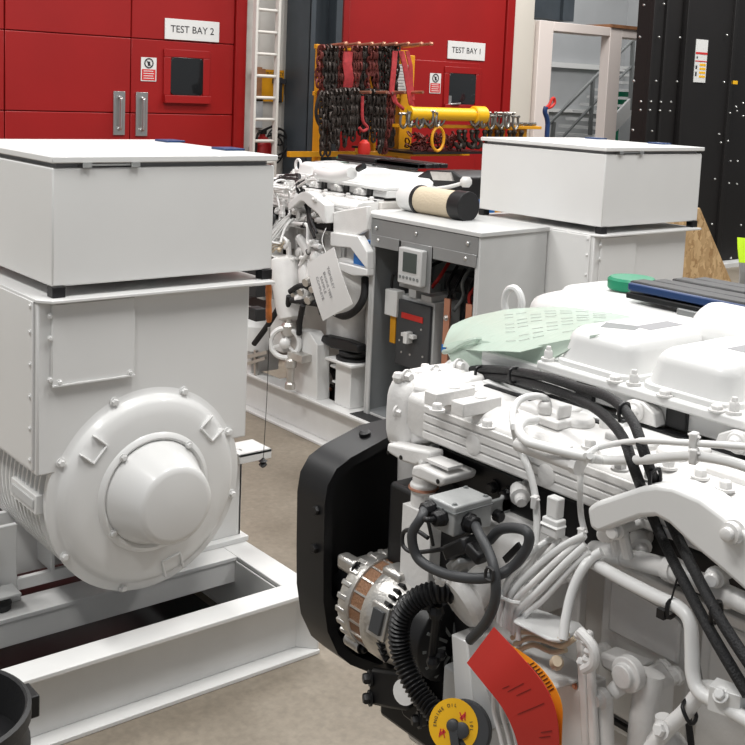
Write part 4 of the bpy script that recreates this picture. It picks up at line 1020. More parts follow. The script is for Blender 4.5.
# --- white harness tubes over the manifold
wt = .0072
def ZT(*pts): return [P(a_, b_, z=c_) for a_, b_, c_ in pts]
hose(ZT((548,412,1.39),(547,400,1.425),(535,396,1.435),(520,400,1.43),(513,412,1.415),(514,428,1.405))+T((519,447,1.492),(529,470,1.480),(535,495,1.475),(537,520,1.47),(536,545,1.46)), .0068, W, 'white_hose')
hose(ZT((536,420,1.40),(524,422,1.41),(519,430,1.41),(527,441,1.408),(545,447,1.408),(565,452,1.408),(592,458,1.41)), .0085, W, 'white_hose')
hose(ZT((590,458,1.41))+T((605,460,1.445),(640,460,1.42),(690,456,1.40),(730,462,1.39),(760,472,1.385)), .0078, W, 'white_hose')
hose(ZT((586,456,1.415))+T((600,447,1.45),(640,441,1.42),(690,443,1.40),(750,447,1.38)), .0055, W, 'white_hose')
hose(ZT((590,456,1.42))+T((582,468,1.46),(580,490,1.46),(581,515,1.46),(585,533,1.46)), .0055, W, 'white_hose')
for px, py, x in ((592,456,1.465),(694,440,1.395),(694,456,1.39),(514,412,1.555),(535,502,1.465),(568,452,1.485),(582,534,1.455)):
    c = E(px, py, x); q = MB(); q.box(c.x-.008, c.x+.008, c.y-.006, c.y+.006, c.z-.012, c.z+.012, rz=.3).box(c.x-.003, c.x+.003, c.y-.011, c.y+.011, c.z+.004, c.z+.009); part(q, 'hose_clamp', WC, bev=.003)
q = MB(); c = P(553, 422, z=1.39); q.box(c.x-.02, c.x+.05, c.y-.03, c.y+.03, 1.383, 1.400).box(c.x-.008,c.x+.03,c.y-.02,c.y-.012,1.40,1.425).lathe([(.014,0),(.014,.02),(.009,.024)],(c.x,c.y+.022,1.40),(0,0,1),12); part(q, 'sensor_block', WC, bev=.004)
q = MB(); a = P(560, 460, z=1.388); q.tube([a+V((.0,.10,.0)), a+V((0,.0,.0)), a+V((0,-.03,-.0))], .012, 14); q.cyl(a+V((0,-.03,0)), a+V((0,-.042,0)), .015, 8); part(q, 'plug_connector', WC)

# --- dark rail with bolts under the manifold
q = MB(); q.box(1.545, 1.64, .9, 1.66, 1.185, 1.262); dk = part(q, 'dark_bracket', BK, bev=.006)
q = MB()
for px, py in ((447,467),(495,487),(508,494)): q.bolt(E(px, py, 1.545), (-1,0,0), .011, .016)
part(q, 'black_bolts', BK, dk)
q = MB()
q.box(1.53,1.60,.9,1.45,1.168,1.186); part(q, 'bracket_lip', WC, bev=.003)
for px, py, x in ((424,458,1.49),(520,495,1.50),(640,545,1.50)):
    c = E(px, py, x); q = MB(); q.lathe([(.017,-.02),(.019,0),(.019,.008),(.012,.009),(.012,.022),(.009,.026)], c, (-.6,-.75,-.25), 14).cyl(c+V((.06,.03,.0)), c, .015, 12); part(q, 'white_plug', WC)
# cast bracket below the end cap
q = MB(); a = [(387,443),(405,447),(430,452),(430,460),(415,466),(402,462),(386,452)]
q.prism([E(px, py, 1.47) for px, py in a], (.04,0,0)); b0 = part(q, 'cast_bracket', WC, bev=.006, seg=3)
q = MB(); q.cyl(E(388,452.5,1.4695), E(388,452.5,1.4695)+V((-.001,0,0)), .004, 10).cyl(E(401,457.5,1.4695), E(401,457.5,1.4695)+V((-.001,0,0)), .005, 10); part(q, 'bracket_holes', BK, b0)
q = MB(); q.prism([E(px, py, 1.445) for px, py in ((412,466),(420,466),(445,478),(443,485),(438,487),(410,476))], (.09,0,0)); b1 = part(q, 'cast_bracket', WC, bev=.006, seg=3)
q = MB(); q.cyl(E(438,481.5,1.4445), E(438,481.5,1.4445)+V((-.001,0,0)), .005, 10); part(q, 'bracket_holes', BK, b1)
q = MB(); c = E(423, 500, 1.50); q.lathe([(.026,0),(.026,.05),(.029,.052),(.029,.066),(.024,.07),(.024,.12)], V((c.x,c.y,c.z-.03)), (0,0,1), 20); q.box(c.x-.03, c.x+.10, c.y-.06, c.y+.03, .95, c.z-.01); part(q, 'water_pump_neck', WC, bev=.006)
q = MB(); q.tube([V((c.x+.030*math.cos(t), c.y+.030*math.sin(t), c.z+.028)) for t in [k*PI/4 for k in range(8)]], .003, 6, 3, close=True); part(q, 'copper_clip', CU)
q = MB(); q.cyl(E(447,470,1.5), E(432,478,1.47), .004, 8).box(1.46,1.50,1.535,1.60,1.258,1.264); part(q, 'link_rod', WC)

# --- grey junction box
jx0, jx1 = 1.375, 1.475
A_ = E(428, 493.5, jx0); B_ = E(454.5, 509.5, jx0); zJ = (A_.z+B_.z)/2; yJ1, yJ0 = A_.y, B_.y
zJb = E(454.5, 538.6, jx0).z
q = MB(); q.box(jx0, jx1, yJ0, yJ1, zJb, zJ); jb = part(q, 'junction_box', GJ, bev=.004, seg=3)
q = MB(); q.box(jx0-.002, jx1+.002, yJ0-.002, yJ1+.002, zJ-.014, zJ-.012); q.bolt((jx0+.01,yJ0+.01,zJ),(0,0,1),.004,.003).bolt((jx1-.01,yJ0+.01,zJ),(0,0,1),.004,.003).bolt((jx1-.01,yJ1-.01,zJ),(0,0,1),.004,.003); part(q, 'lid_line', GI, jb)
q = MB(); q.box(jx1-.01, jx1+.075, yJ0+.02, yJ0+.03, zJb+.01, zJ-.02).cyl((jx1+.075,yJ0+.02,(zJb+zJ)/2-.005),(jx1+.075,yJ0+.03,(zJb+zJ)/2-.005),.030,20); part(q, 'box_bracket', GJ, jb, bev=.002)
def gland(px, py, x, y, d, r=.015):
    c = P(px, py, x=x) if x is not None else P(px, py, y=y)
    q = MB(); d = V(d); q.lathe([(r*1.15,0),(r*1.15,.008),(r,.009),(r,.020),(r*.75,.024)], c, d, 8); part(q, 'cable_gland', BK, jb, bev=.001); return c+d.normalized()*.02
gA = gland(432, 508, jx0, None, (-1,0,0)); gB = gland(443, 517, jx0, None, (-1,0,0)); gC = gland(468, 522, None, yJ0, (0,-1,0), .017)
q = MB(); c_ = P(496, 515, y=yJ0+.02); q.lathe([(.012,0),(.012,.012),(.009,.016)], c_, (0,-1,0), 12); part(q, 'black_bolts', BK, jb)
hose([gA]+T((421,518,1.335),(412,535,1.325),(418,558,1.33),(440,572,1.335),(466,578,1.34),(492,577,1.36),(512,567,1.39),(527,548,1.40),(528,533,1.40),(515,528,1.41),(500,530,1.42),(490,540,1.43)), .0095, CG, 'black_cable')
hose([gC]+T((480,535,1.36),(490,555,1.345),(495,575,1.335),(495,600,1.335),(486,622,1.345),(470,640,1.36)), .0092, CG, 'black_cable')
hose([gB]+T((428,520,1.33),(425,519,1.33)), .0055, BK, 'black_cable')
hose(T((428,538,1.36),(415,530,1.36),(404,532,1.37),(403,545,1.37),(412,552,1.37),(430,551,1.37),(448,548,1.38)), .0042, RB, 'thin_cable')
hose(T((428,521,1.345),(430,530,1.35),(433,545,1.37)), .0035, RB, 'thin_cable')
q = MB(); c = E(493, 572, 1.335); q.tube([c+V((-.011,.004,.009)), c+V((-.010,-.010,.008)), c+V((-.010,-.009,-.010)), c+V((-.011,.006,-.010))], .003, 6, 3, close=True); part(q, 'cable_tie', RB)
# connectors under the box
q = MB(); a = E(452, 552, 1.40); b = E(474, 542, 1.40); q.bar(a, b, .05, .03); q.bar(E(470,545,1.39), E(484,560,1.39), .03, .025); part(q, 'plug_connector', BK, bev=.006)
q = MB(); q.bar(E(455,570,1.41), E(470,556,1.41), .035, .03).bar(E(462,566,1.40), E(469,560,1.39), .045, .012); o_ = part(q, 'grey_plug', GD, bev=.004)
q = MB(); c = E(440, 578, 1.36)
for k in range(6): q.ball(c+V((0, .010*math.cos(k*PI/3), .010*math.sin(k*PI/3))), .0065, 8)
q.ball(c, .009, 8).cyl(c, c+V((.05,0,0)), .006, 8); part(q, 'white_knob', W)
q = MB(); q.cyl(E(400,600,1.40), E(445,583,1.42), .0075, 10); q.ball(E(425,592,1.41), .014, 8).cyl(E(445,585,1.42), E(470,562,1.45), .007, 8); part(q, 'fuel_line', BK)
# pump body with flat shapes behind the cables
q = MB(); q.rbox(1.48, 1.62, 1.33, 1.50, 1.02, 1.17, .03, rt=.02).box(1.46, 1.5, 1.30, 1.42, .98, 1.10); part(q, 'pump_body', WC, bev=.006)
q = MB(); q.bar(E(505,560,1.43), E(520,545,1.43), .006, .012); part(q, 'pump_slot', BK)
q = MB(); c = E(462, 602, 1.42); q.lathe([(.0,0),(.05,.004),(.058,.014),(.056,.03),(.04,.04),(.03,.08)], c+V((-.02,0,0)), (1,-.2,.5), 24); part(q, 'white_dome', WC)
q = MB(); q.box(1.50, 1.62, 1.40, 1.76, .62, 1.16); part(q, 'accessory_mount', BK, bev=.01)
q = MB(); q.box(1.46, 1.52, 1.44, 1.52, .70, .86).box(1.47,1.52,1.34,1.40,.72,.98); part(q, 'grey_bracket', GR, bev=.006)

# --- black belt guard
gy0, gy1 = 1.88, 1.985
out = [E(px, py, 1.5) for px, py in ()]
def gz(px, py): p = P(px, py, y=gy0); return (p.x, p.z)
inn = [gz(388,440), gz(372,449), gz(352,460), gz(338,471), gz(330,486), gz(327,505), gz(326,560), gz(326,600), gz(330,630), gz(340,652), gz(352,662), gz(372,670), gz(385,672)]
inn = [(x, z) for x, z in inn]
xr_ = 2.02
th = .007
q = MB()   # band following the outline
def off(pl, d):
    r = []
    for i, (x, z) in enumerate(pl):
        a_ = pl[max(i-1,0)]; b_ = pl[min(i+1,len(pl)-1)]; tx, tz = b_[0]-a_[0], b_[1]-a_[1]; L = math.hypot(tx, tz); r.append((x-tz/L*d, z+tx/L*d))
    return r
full = [(xr_, inn[0][1]+.02)]+inn+[(xr_, inn[-1][1]-.02)]
o2 = off(full, -th)
for yy0, yy1, A, B in ((gy0, gy1, full, o2),):
    va = [[s_.new(V((x, y_, z))) for (x, z) in pl] for pl in (A, B) for y_ in (yy0, yy1) for s_ in (q.bm.verts,)]
    n_ = len(full)
    for i in range(n_-1):
        q._f([va[0][i],va[0][i+1],va[1][i+1],va[1][i]]); q._f([va[2][i],va[3][i],va[3][i+1],va[2][i+1]]); q._f([va[0][i],va[2][i],va[2][i+1],va[0][i+1]]); q._f([va[1][i],va[1][i+1],va[3][i+1],va[3][i]])
gd = part(q, 'belt_guard', BK, ang=40)
q = MB(); q.prism([(x, gy1-.006, z) for x, z in full], (0, .006, 0)); part(q, 'guard_face', BK, gd)
inner = [((x-1.72)*.90+1.72, (z-.93)*.90+.93) for x, z in full]
q = MB(); q.prism([(x, gy1-.03, z) for x, z in inner], (0, .02, 0)); part(q, 'guard_inner_panel', BK, gd, bev=.008, seg=3)
q = MB()
o2_ = off(full, .016)
va = [[q.bm.verts.new(V((x, y_, z))) for (x, z) in pl] for pl in (full, o2_) for y_ in (gy0, gy0+.004)]
for i in range(len(full)-1):
    q._f([va[0][i],va[0][i+1],va[2][i+1],va[2][i]]); q._f([va[1][i],va[1][i+1],va[3][i+1],va[3][i]]); q._f([va[2][i],va[2][i+1],va[3][i+1],va[3][i]]); q._f([va[0][i],va[0][i+1],va[1][i+1],va[1][i]])
part(q, 'guard_lip', BK, gd)
q = MB()
for px, py in ((319,510),(317,548)):
    c = P(px, py, x=full[5][0]-.008); q.bolt(c+V((.004,0,0)), (-1,0,.05), .011, .016)
zt2 = inn[0][1]+.010
for y_ in (1.915,): q.lathe([(.016,-.004),(.016,.006),(.009,.009),(.009,.015),(.014,.018),(.014,.025),(.008,.03)], P(366, 442, y=1.935), (-.2,0,1), 14)
part(q, 'guard_bolts', BK, gd)
# pulley and belt inside the guard
q = MB()
q.lathe([(.02,0),(.105,.0),(.11,.006),(.105,.012),(.11,.018),(.105,.024),(.11,.030),(.02,.034)], (1.86, 1.885, .80), (0,1,0), 36); q.lathe([(.02,0),(.045,.0),(.045,.034),(.02,.034)], (1.52, 1.885, .86), (0,1,0), 24)
part(q, 'belt_pulley', BK, eng)

# --- charging alternator
c = V((1.500, 1.81, .885)); axd = V((0,-1,0))
q = MB(); q.lathe([(.03,-.005),(.080,.0),(.098,.012),(.103,.03),(.103,.052),(.098,.054)], c, axd, 40); al = part(q, 'alternator', AL)
q = MB(); q.lathe([(.098,.050),(.0985,.056),(.0985,.094),(.098,.098)], c, axd, 40); part(q, 'winding_ring', WND, al)
q = MB(); q.lathe([(.102,.094),(.104,.098),(.104,.13),(.100,.155),(.088,.185),(.070,.200),(.03,.205)], c, axd, 40); part(q, 'rear_housing', AL, al)
q = MB()
for k in range(22):
    a_ = 2*PI*k/22; d = V((math.cos(a_),0,math.sin(a_))); q.obox(c+axd*.026+d*.099, d, axd, d.cross(axd), .012, .030, .013)
part(q, 'cooling_fins', AL, al, bev=.003)['kind'] = 'stuff'
q = MB()
for k in range(20):
    a_ = 2*PI*k/20+.1; d = V((math.cos(a_),0,math.sin(a_))); q.obox(c+axd*.075+d*.0985, d, axd, d.cross(axd), .006, .040, .004)
part(q, 'winding_bars', AL, al)['kind'] = 'stuff'
q = MB()
for g_a in (200, 75, 130):
    for k in range(4):
        a_ = math.radians(g_a-14+9*k); d = V((math.cos(a_),0,math.sin(a_))); q.obox(c+axd*.150+d*.094, d, axd+d*.35, d.cross(axd), .016, .042, .008)
part(q, 'vent_slots', BK, al, bev=.002)['kind'] = 'stuff'
q = MB()
for k, (a_, l0, l1) in enumerate(((238, .0, .05), (262, .03, .10))):
    t = math.radians(a_); d = V((math.cos(t),0,math.sin(t))); b_ = c+d*.105; q.cyl(b_+axd*l0, b_+axd*l1, .015, 14)
part(q, 'through_lug', AL, al, bev=.003)
q = MB()
for k, (a_, l1) in enumerate(((238, .05), (262, .10))):
    t = math.radians(a_); d = V((math.cos(t),0,math.sin(t))); b_ = c+d*.105; q.bolt(b_+axd*l1, axd, .010, .012)
part(q, 'lug_bolt', BK, al)
# mounting ears on top
a1 = E(350, 564, 1.45); a2_ = E(395, 548, 1.52)
q = MB(); q.bar(a1+V((0,.03,0)), a1+V((0,-.03,0)), .032, .034).bar(a1+V((.01,-.01,0)), V((1.60, a1.y-.03, a1.z+.01)), .03, .024).bar(a1+V((.01,-.06,-.008)), V((1.60, a1.y-.10, a1.z+.02)), .034, .040).bar(a1+V((.06,-.09,-.02)), V((1.56, a1.y-.09, c.z+.02)), .03, .03); part(q, 'mounting_ear', AL, al, bev=.008)
q = MB(); q.bar(a1+V((.02,-.034,.002)), V((1.56, a1.y-.055, a1.z+.012)), .016, .020); part(q, 'ear_slot', BK, al)
q = MB(); q.bolt(a1+V((-.004,-.03,0)), (0,-1,0), .012, .012); q.bolt(a1+V((.012,-.080,-.008)), (-.3,-.9,0), .014, .014); part(q, 'ear_bolt', BK, al)
q = MB(); q.obox(c+axd*.12+V((-.02,0,.092)), (0,1,0),(1,0,.0),(0,0,1), .06,.05,.035); part(q, 'regulator_boss', AL, al, bev=.008)
q = MB(); d = V((math.cos(2.9),0,math.sin(2.9))); q.obox(c+axd*.150+d*.102, (0,1,0), d, d.cross(V((0,1,0))), .034, .012, .050); o_ = part(q, 'black_label', CG, al, bev=.002)
q = MB(); q.obox(c+axd*.148+d*.096, (0,1,0), d, d.cross(V((0,1,0))), .056, .012, .070); part(q, 'label_seat', AL, al, bev=.003)
# inner grille of the alternator rear
q = MB(); cc = c+axd*.205
q.lathe([(.02,0),(.075,0),(.085,.01),(.085,.055),(.06,.07),(.02,.07)], cc, axd, 28); part(q, 'rear_cap', BK, al, bev=.002)
q = MB()
for k in range(12):
    a_ = 2*PI*k/12; d = V((math.cos(a_),0,math.sin(a_))); q.bar(cc+axd*.072+d*.025, cc+axd*.060+d*.075, .006, .006)
part(q, 'grille_ribs', GI, al)
q = MB(); q.cyl(E(438,605,1.38), E(432,660,1.39), .009, 10).ball(E(436,612,1.38), .017, 8).ball(E(433,662,1.385), .014, 8).ball(E(440,655,1.40), .012, 8).cyl(E(438,600,1.38), E(455,596,1.40), .008, 8); part(q, 'tensioner_rod', BK)
# bracket under the alternator
q = MB(); q.prism([E(px, py, 1.44) for px, py in ((368,672),(372,668),(398,672),(410,690),(405,712),(390,710),(368,705))], (.10,0,0)); bb = part(q, 'lower_black_bracket', BK, bev=.008)
q = MB(); q.prism([E(px, py, 1.46) for px, py in ((395,690),(412,688),(425,705),(425,727),(418,728),(402,716))], (.05,0,0)); part(q, 'bracket_arm', BK, bb, bev=.006)
q = MB()
for px, py in ((371,678),(371,698),(420,720)): q.bolt(E(px, py, 1.443), (-.9,.4,0), .012, .016)
part(q, 'bracket_bolts', BK, bb)
q = MB(); q.lathe([(.020,0),(.026,.006),(.026,.02)], E(409, 690, 1.43), (-1,-.3,.2), 20); part(q, 'white_dome', WC)
q = MB(); q.box(1.50, 1.60, 1.28, 1.42, .40, .80); part(q, 'front_support', WC, bev=.01)
# corrugated hose
hose(T((452,592,1.40),(436,592,1.375),(418,598,1.355),(404,612,1.34),(399,630,1.335),(401,652,1.335),(409,675,1.335),(422,697,1.34),(438,716,1.345),(452,735,1.35)), .0205, BK, 'corrugated_hose', corr=.0085)
q = MB(); q.tube(T((428,588,1.38),(428,606,1.38)), .024, 10, 1, False); part(q, 'hose_collar', RB, bev=.002)

# --- white channel and yellow oil filler ring
q = MB(); xw = 1.385
q.prism([E(px, py, xw) for px, py in ((451,634),(467,642),(480,760),(458,760))], (.075,0,0)); ch = part(q, 'cable_channel', W, bev=.003)
q = MB(); q.prism([E(px, py, 1.375) for px, py in ((470,668),(480,672),(496,720),(496,728),(484,735),(478,735))], (.05,0,0)); part(q, 'channel_flap', GR, ch, bev=.002)
q = MB(); q.box(1.387, 1.455, E(467,642,xw).y+.004, E(451,634,xw).y-.004, E(459,638,xw).z-.012, E(459,638,xw).z-.004); part(q, 'channel_mouth', BK, ch)
yc = E(458, 727, 1.335); fwd = (CAM-yc).normalized()*.35+V((-.8,-.35,.35)); fwd.normalize()
q = MB(); q.lathe([(.0,-.012),(.052,-.012),(.052,.0),(.049,.004)], yc+V((.0,-.012,0)), fwd, 36); q.lathe([(.014,.004),(.014,.010),(.010,.012)], yc+V((0,-.012,0)), fwd, 20); yr = part(q, 'filler_body', CG)
q = MB(); u_ = fwd.cross(V((0,0,1))).normalized(); w_ = u_.cross(fwd)*-1
if w_.z < 0: w_ = -w_
rt_ = V((0,-1,0)); rt_ = (rt_-fwd*rt_.dot(fwd)).normalized(); upv = fwd.cross(rt_)
if upv.z < 0: upv = -upv
ycc = yc+rt_*-.012+V((0,-.006,0))
def yp(r, a_, h): return ycc+(rt_*math.cos(a_)+upv*math.sin(a_))*r+fwd*h
ang0, ang1 = math.radians(-28), math.radians(285)
q2 = []
for k in range(33):
    a_ = ang0+(ang1-ang0)*k/32; q2.append([yp(.012,a_,.004), yp(.046,a_,.004), yp(.046,a_,.008), yp(.012,a_,.008)])
q.rings(q2); yd = part(q, 'yellow_filler_label', YL, yr)
q = MB(); q.bar(yp(.0,0,.012), yp(.060, math.radians(-58), .012), .016, .007, fwd); q.lathe([(.012,0),(.012,.006),(.007,.009),(.0,.009)], yp(0,0,.008), fwd, 20); part(q, 'filler_handle', CG, yr, bev=.002)
for i, (s_, a_) in enumerate((('ENGINE OIL', 150), ('10L', 20))):
    t = math.radians(a_); n_ = len(s_); 
    for j, chh in enumerate(s_):
        tt = t+math.radians((n_/2-j)*11); 
        if chh == ' ': continue
        R_ = frame(rt_*math.sin(tt)-upv*math.cos(tt), rt_*math.cos(tt)+upv*math.sin(tt)); text('lettering', chh, .008, yp(.034, tt, .0085), R_, RI if i == 0 and j == 99 else INK, yd, depth=.0003)
q = MB()
for a_ in (65, 235):
    t = math.radians(a_); q.bar(yp(.018,t,.0086), yp(.030,t,.0086), .005, .001, fwd).bar(yp(.020,t-.25,.0086), yp(.026,t+.35,.0086), .002, .001, fwd).bar(yp(.024,t-.3,.0086), yp(.033,t+.1,.0086), .002, .001, fwd)
part(q, 'oil_can_mark', RI, yd)

# --- red and orange cards
def card(name, Lp, Rp, x0, mt, label, dx=0):
    L_ = [E(a_, b_, x_) for a_, b_, x_ in Lp]; R_ = [E(a_, b_, x_) for a_, b_, x_ in Rp]; n_ = len(L_)
    def fine(c_):
        o_ = []
        for i in range(n_-1):
            p0, p1, p2, p3 = c_[max(i-1,0)], c_[i], c_[i+1], c_[min(i+2,n_-1)]
            for k in range(4):
                t = k/4; o_.append(.5*((2*p1)+(-p0+p2)*t+(2*p0-5*p1+4*p2-p3)*t*t+(-p0+3*p1-3*p2+p3)*t**3))
        return o_+[c_[-1]]
    a_, b_ = fine(L_), fine(R_); g = [[p.lerp(q_, k/4) for k in range(5)] for p, q_ in zip(a_, b_)]
    q = MB(); q.sheet(g, .0012); o = q.build(name, mt); tag(o, label, 'card'); return o, g
rc_, g = card('red_card', [(467,663,1.330),(484,684,1.310),(500,704,1.305),(511,724,1.305),(518,745,1.31),(520,765,1.315)], [(494,627,1.335),(520,655,1.305),(541,680,1.298),(554,705,1.298),(559,735,1.302),(558,762,1.31)], 1.3, RC, 'curved red card hung on the near engine above the orange card')
q = MB()
def gp(u, v, d=.0012):
    i = min(int(u), len(g)-2); j = min(int(v), 3); a_ = g[i][j].lerp(g[i+1][j], u-i); b_ = g[i][j+1].lerp(g[i+1][j+1], u-i); return a_.lerp(b_, v-j)+V((-.0014,-.0006,.0010))
for (u, v0, v1) in ((7.0,1.2,2.7),(8.2,1.6,2.9),(11,.9,3.3),(6.2,1.0,1.6),(15,2.4,3.4),(15.7,2.2,3.2)): q.tube([gp(u, v0), gp(u+.2, v1)], .0005, 4, 2, False)
o = q.build('print', RDD, rc_); o['kind'] = 'stuff'
oc_, g2_ = card('orange_card', [(505,650,1.345),(525,668,1.33),(540,690,1.322),(548,715,1.32),(552,745,1.322),(552,765,1.325)], [(511,645,1.345),(535,662,1.333),(552,682,1.325),(562,705,1.322),(562,732,1.324),(561,762,1.328)], 1.32, OR, 'narrow orange printed card showing behind the red card')
g = g2_; q = MB()
for k in range(9):
    u = 4+k*.62; q.tube([gp(u, 2.2), gp(u+.03, 3.6)], .0009, 4, 2, False)
q.tube([gp(3.6, 2.1), gp(6, 2.05), gp(9.6, 2.1)], .0006, 4, 2, False)
o = q.build('print', INK, oc_); o['kind'] = 'stuff'
# --- control unit box with plate, cream wires
xe = 1.42
q = MB(); q.prism([E(px, py, xe) for px, py in ((536,668),(580,690),(586,770),(545,770))], (.07,0,0)); eb = part(q, 'control_unit', W, bev=.003)
q = MB(); q.bolt(E(575,686,xe)+V((0,0,-.0)), (-1,0,0), .004, .004); part(q, 'unit_screw', CU, eb)
q = MB(); q.prism([E(px, py, 1.40) for px, py in ((584,630),(590,633),(597,770),(589,770))], (.012,0,0)); q.prism([E(px, py, 1.41) for px, py in ((575,640),(582,636),(590,770),(582,770))], (.03,0,0)); part(q, 'mounting_strut', WC, bev=.004)
zq = E(538, 628, 1.38).z
def flat(pts, z, th, name, mt, par=None, bev=.006):
    q = MB(); q.prism([P(px, py, z=z) for px, py in pts], (0,0,-th)); return part(q, name, mt, par, bev=bev, seg=3)
flat([(513,620),(530,606),(580,622),(585,627),(560,640),(548,638)], zq, .007, 'tray_plate', W)
flat([(505,655),(545,690),(578,680),(583,665),(556,650),(520,640)], E(545,670,1.40).z, .006, 'tray_plate', W)
for i, pts in enumerate((((512,638),(522,632),(540,634),(556,640),(568,634)),((515,644),(530,638),(548,642),(562,646),(575,638)),((520,650),(534,645),(552,652),(566,650)),((514,632),(520,640),(518,650)))):
    hose([E(px, py, 1.385+.006*i) for px, py in pts], .0045, WIR if i != 3 else WC, 'cream_wire')
q = MB(); q.lathe([(.008,0),(.012,.004),(.012,.02),(.008,.03)], E(556,664,1.38), (-.5,-.5,.5), 10); part(q, 'cream_plug', WIR)
q = MB(); c = E(578, 648, 1.37)
for k in range(5): a_ = -1.2+k*.7; q.ball(c+V((0, -.022*math.cos(a_), .022*math.sin(a_))), .008, 8)
q.tube([c+V((0,.0,.03)), c+V((0,-.03,.015)), c+V((0,-.034,-.01)), c+V((0,-.015,-.03))], .009, 10); part(q, 'hose_spiral_clip', WC)
# thin tubes to the lower left beside the channel
for px in (486, 494, 501): hose(T((px+8,690,1.375),(px+8,712,1.375),(px+14,735,1.375),(px+20,765,1.375)), .004, WC, 'thin_pipe')

# --- white cable bundle fanning out
fan = [((585,535),(560,548),(528,575),(510,598),(506,628)),((583,540),(562,556),(532,584),(513,604),(510,630)),((586,545),(566,563),(538,592),(518,612),(514,634)),((560,538),(548,552),(522,578),(506,596),(502,626)),((554,536),(540,546),(518,566),(504,590),(499,622)),((536,548),(528,560),(512,580),(502,598),(496,620)),((590,552),(572,568),(545,598),(523,618),(518,640)),((524,552),(520,562),(508,582),(499,600),(494,618))]
for i, pts in enumerate(fan):
    x_ = [1.45,1.43,1.40,1.385,1.38]; hose([E(a_, b_, x_[k]+.005*math.sin(i*2+k)) for k, (a_, b_) in enumerate(pts)], (.0062,.0055,.0068,.0048,.0055,.0045,.005,.0045)[i], (W, WC)[i % 2], 'white_cable')
q = MB(); c = E(507, 597, 1.375); q.tube(T((497,594,1.39),(503,598,1.368),(512,602,1.368),(520,603,1.375)), .004, 8).ball(E(500,594,1.372), .008, 8); part(q, 'cable_tie', W)
q = MB(); c = E(553, 522, 1.44); q.box(c.x-.01, c.x+.015, c.y-.018, c.y+.018, c.z-.025, c.z+.008).box(c.x-.013, c.x+.015, c.y-.020, c.y+.020, c.z-.008, c.z-.002).box(c.x-.005,c.x+.015,c.y-.012,c.y+.014,c.z+.008,c.z+.045); part(q, 'multi_plug', W, bev=.004)
hose(T((602,552,1.46),(592,558,1.45),(582,570,1.43),(572,592,1.41),(566,618,1.39),(563,640,1.375)), .0085, W, 'white_hose')
q = MB(); q.tube(T((560,575,1.46),(572,578,1.46),(578,570,1.46)), .008, 8); q.tube([E(575,565,1.45), E(560,575,1.45), E(565,582,1.45)], .005, 8); part(q, 'hose_hook', WC)

# --- arch bracket over the pipes
arch = [(586,508),(595,502),(640,487),(655,485),(672,487),(700,499),(745,532),(790,568),(790,640),(770,630),(745,592),(720,570),(690,545),(668,524),(655,517),(640,518),(618,526),(598,534),(589,528)]
q = MB(); q.prism([E(px, py, 1.41) for px, py in arch], (.065,0,0)); part(q, 'arch_bracket', W, bev=.008, seg=3)
q = MB(); q.lathe([(.016,0),(.016,.01),(.010,.011),(.010,.02),(.007,.022)], E(733,532,1.405)+V((0,0,0)), (-1,0,0), 16); q.cyl(E(733,532,1.47), E(733,532,1.405), .018, 16); part(q, 'arch_bolt', WC)
for px, py, x in ((618,529,1.44),(717,576,1.44),(609,532,1.46)):
    c = E(px, py, x); q = MB(); q.lathe([(.016,0),(.016,.010),(.012,.012),(.012,.022),(.009,.025)], c, (-1,-.2,0), 12).cyl(c, c+V((.12,0,0)), .011, 12).cyl(c+V((.01,0,0)), c+V((.02,-.01,-.05)), .010, 10); part(q, 'banjo_bolt', WC)
# pipes along the block
hose(T((596,553,1.50),(622,556,1.49),(655,565,1.47),(680,573,1.46),(720,592,1.45),(765,612,1.44)), .0165, WC, 'large_pipe', n=16)
q = MB(); q.tube(T((594,552,1.50),(626,557,1.488)), .020, 14, 4).tube(T((668,568,1.465),(676,571,1.462)), .021, 14, 2); part(q, 'pipe_sleeve', WC)
hose(T((562,547,1.50),(588,560,1.47),(620,578,1.44),(655,596,1.42),(678,607,1.41),(690,622,1.405),(692,650,1.40),(693,675,1.395),(700,692,1.39),(720,704,1.385),(765,730,1.38)), .0112, W, 'white_pipe', n=14)
hose(T((620,584,1.45),(655,603,1.43),(680,620,1.43),(689,640,1.43),(698,665,1.43),(702,690,1.43)), .0035, GD, 'braided_line')
q = MB(); c = E(672, 608, 1.41); q.tube([c+V((-.012,.0,.010)), c+V((.010,.002,.011)), c+V((.010,0,-.011)), c+V((-.012,-.002,-.011))], .0035, 8, 3, close=True).cyl(c+V((-.005,0,.01)), c+V((.0,-.005,.05)), .0016, 6).box(c.x-.02,c.x-.01,c.y,c.y+.014,c.z-.015,c.z+.0); part(q, 'cable_tie', BK)
hose(T((700,688,1.42),(715,689,1.42),(740,703,1.41),(765,722,1.40)), .0118, W, 'white_pipe', n=14)
q = MB(); c = E(725, 700, 1.385); q.box(c.x-.012, c.x+.02, c.y-.025, c.y+.022, c.z-.018, c.z+.020, rz=.25).bolt(c+V((-.012,0,.012)), (-.8,0,.6), .009, .008); part(q, 'pipe_clamp', W, bev=.006)
hose(T((700,692,1.42),(685,712,1.41),(668,728,1.40),(650,750,1.39)), .0125, WC, 'white_pipe', n=14)
q = MB(); c = E(690, 712, 1.405); q.tube([c+V((-.012,.006,.009)), c+V((.008,.010,.012)), c+V((.012,-.004,-.009)), c+V((-.012,-.010,-.010))], .0032, 8, 3, close=True); part(q, 'cable_tie', BK)
hose(T((688,715,1.43),(690,735,1.43),(694,765,1.43)), .0055, HS, 'braided_line')
q = MB(); q.lathe([(.012,-.02),(.014,0),(.03,.02),(.045,.05),(.05,.12)], E(664,728,1.42), (.1,-.15,-1), 20).bolt(E(662,730,1.38), (-1,0,.3), .010, .012); part(q, 'filter_head', WC)
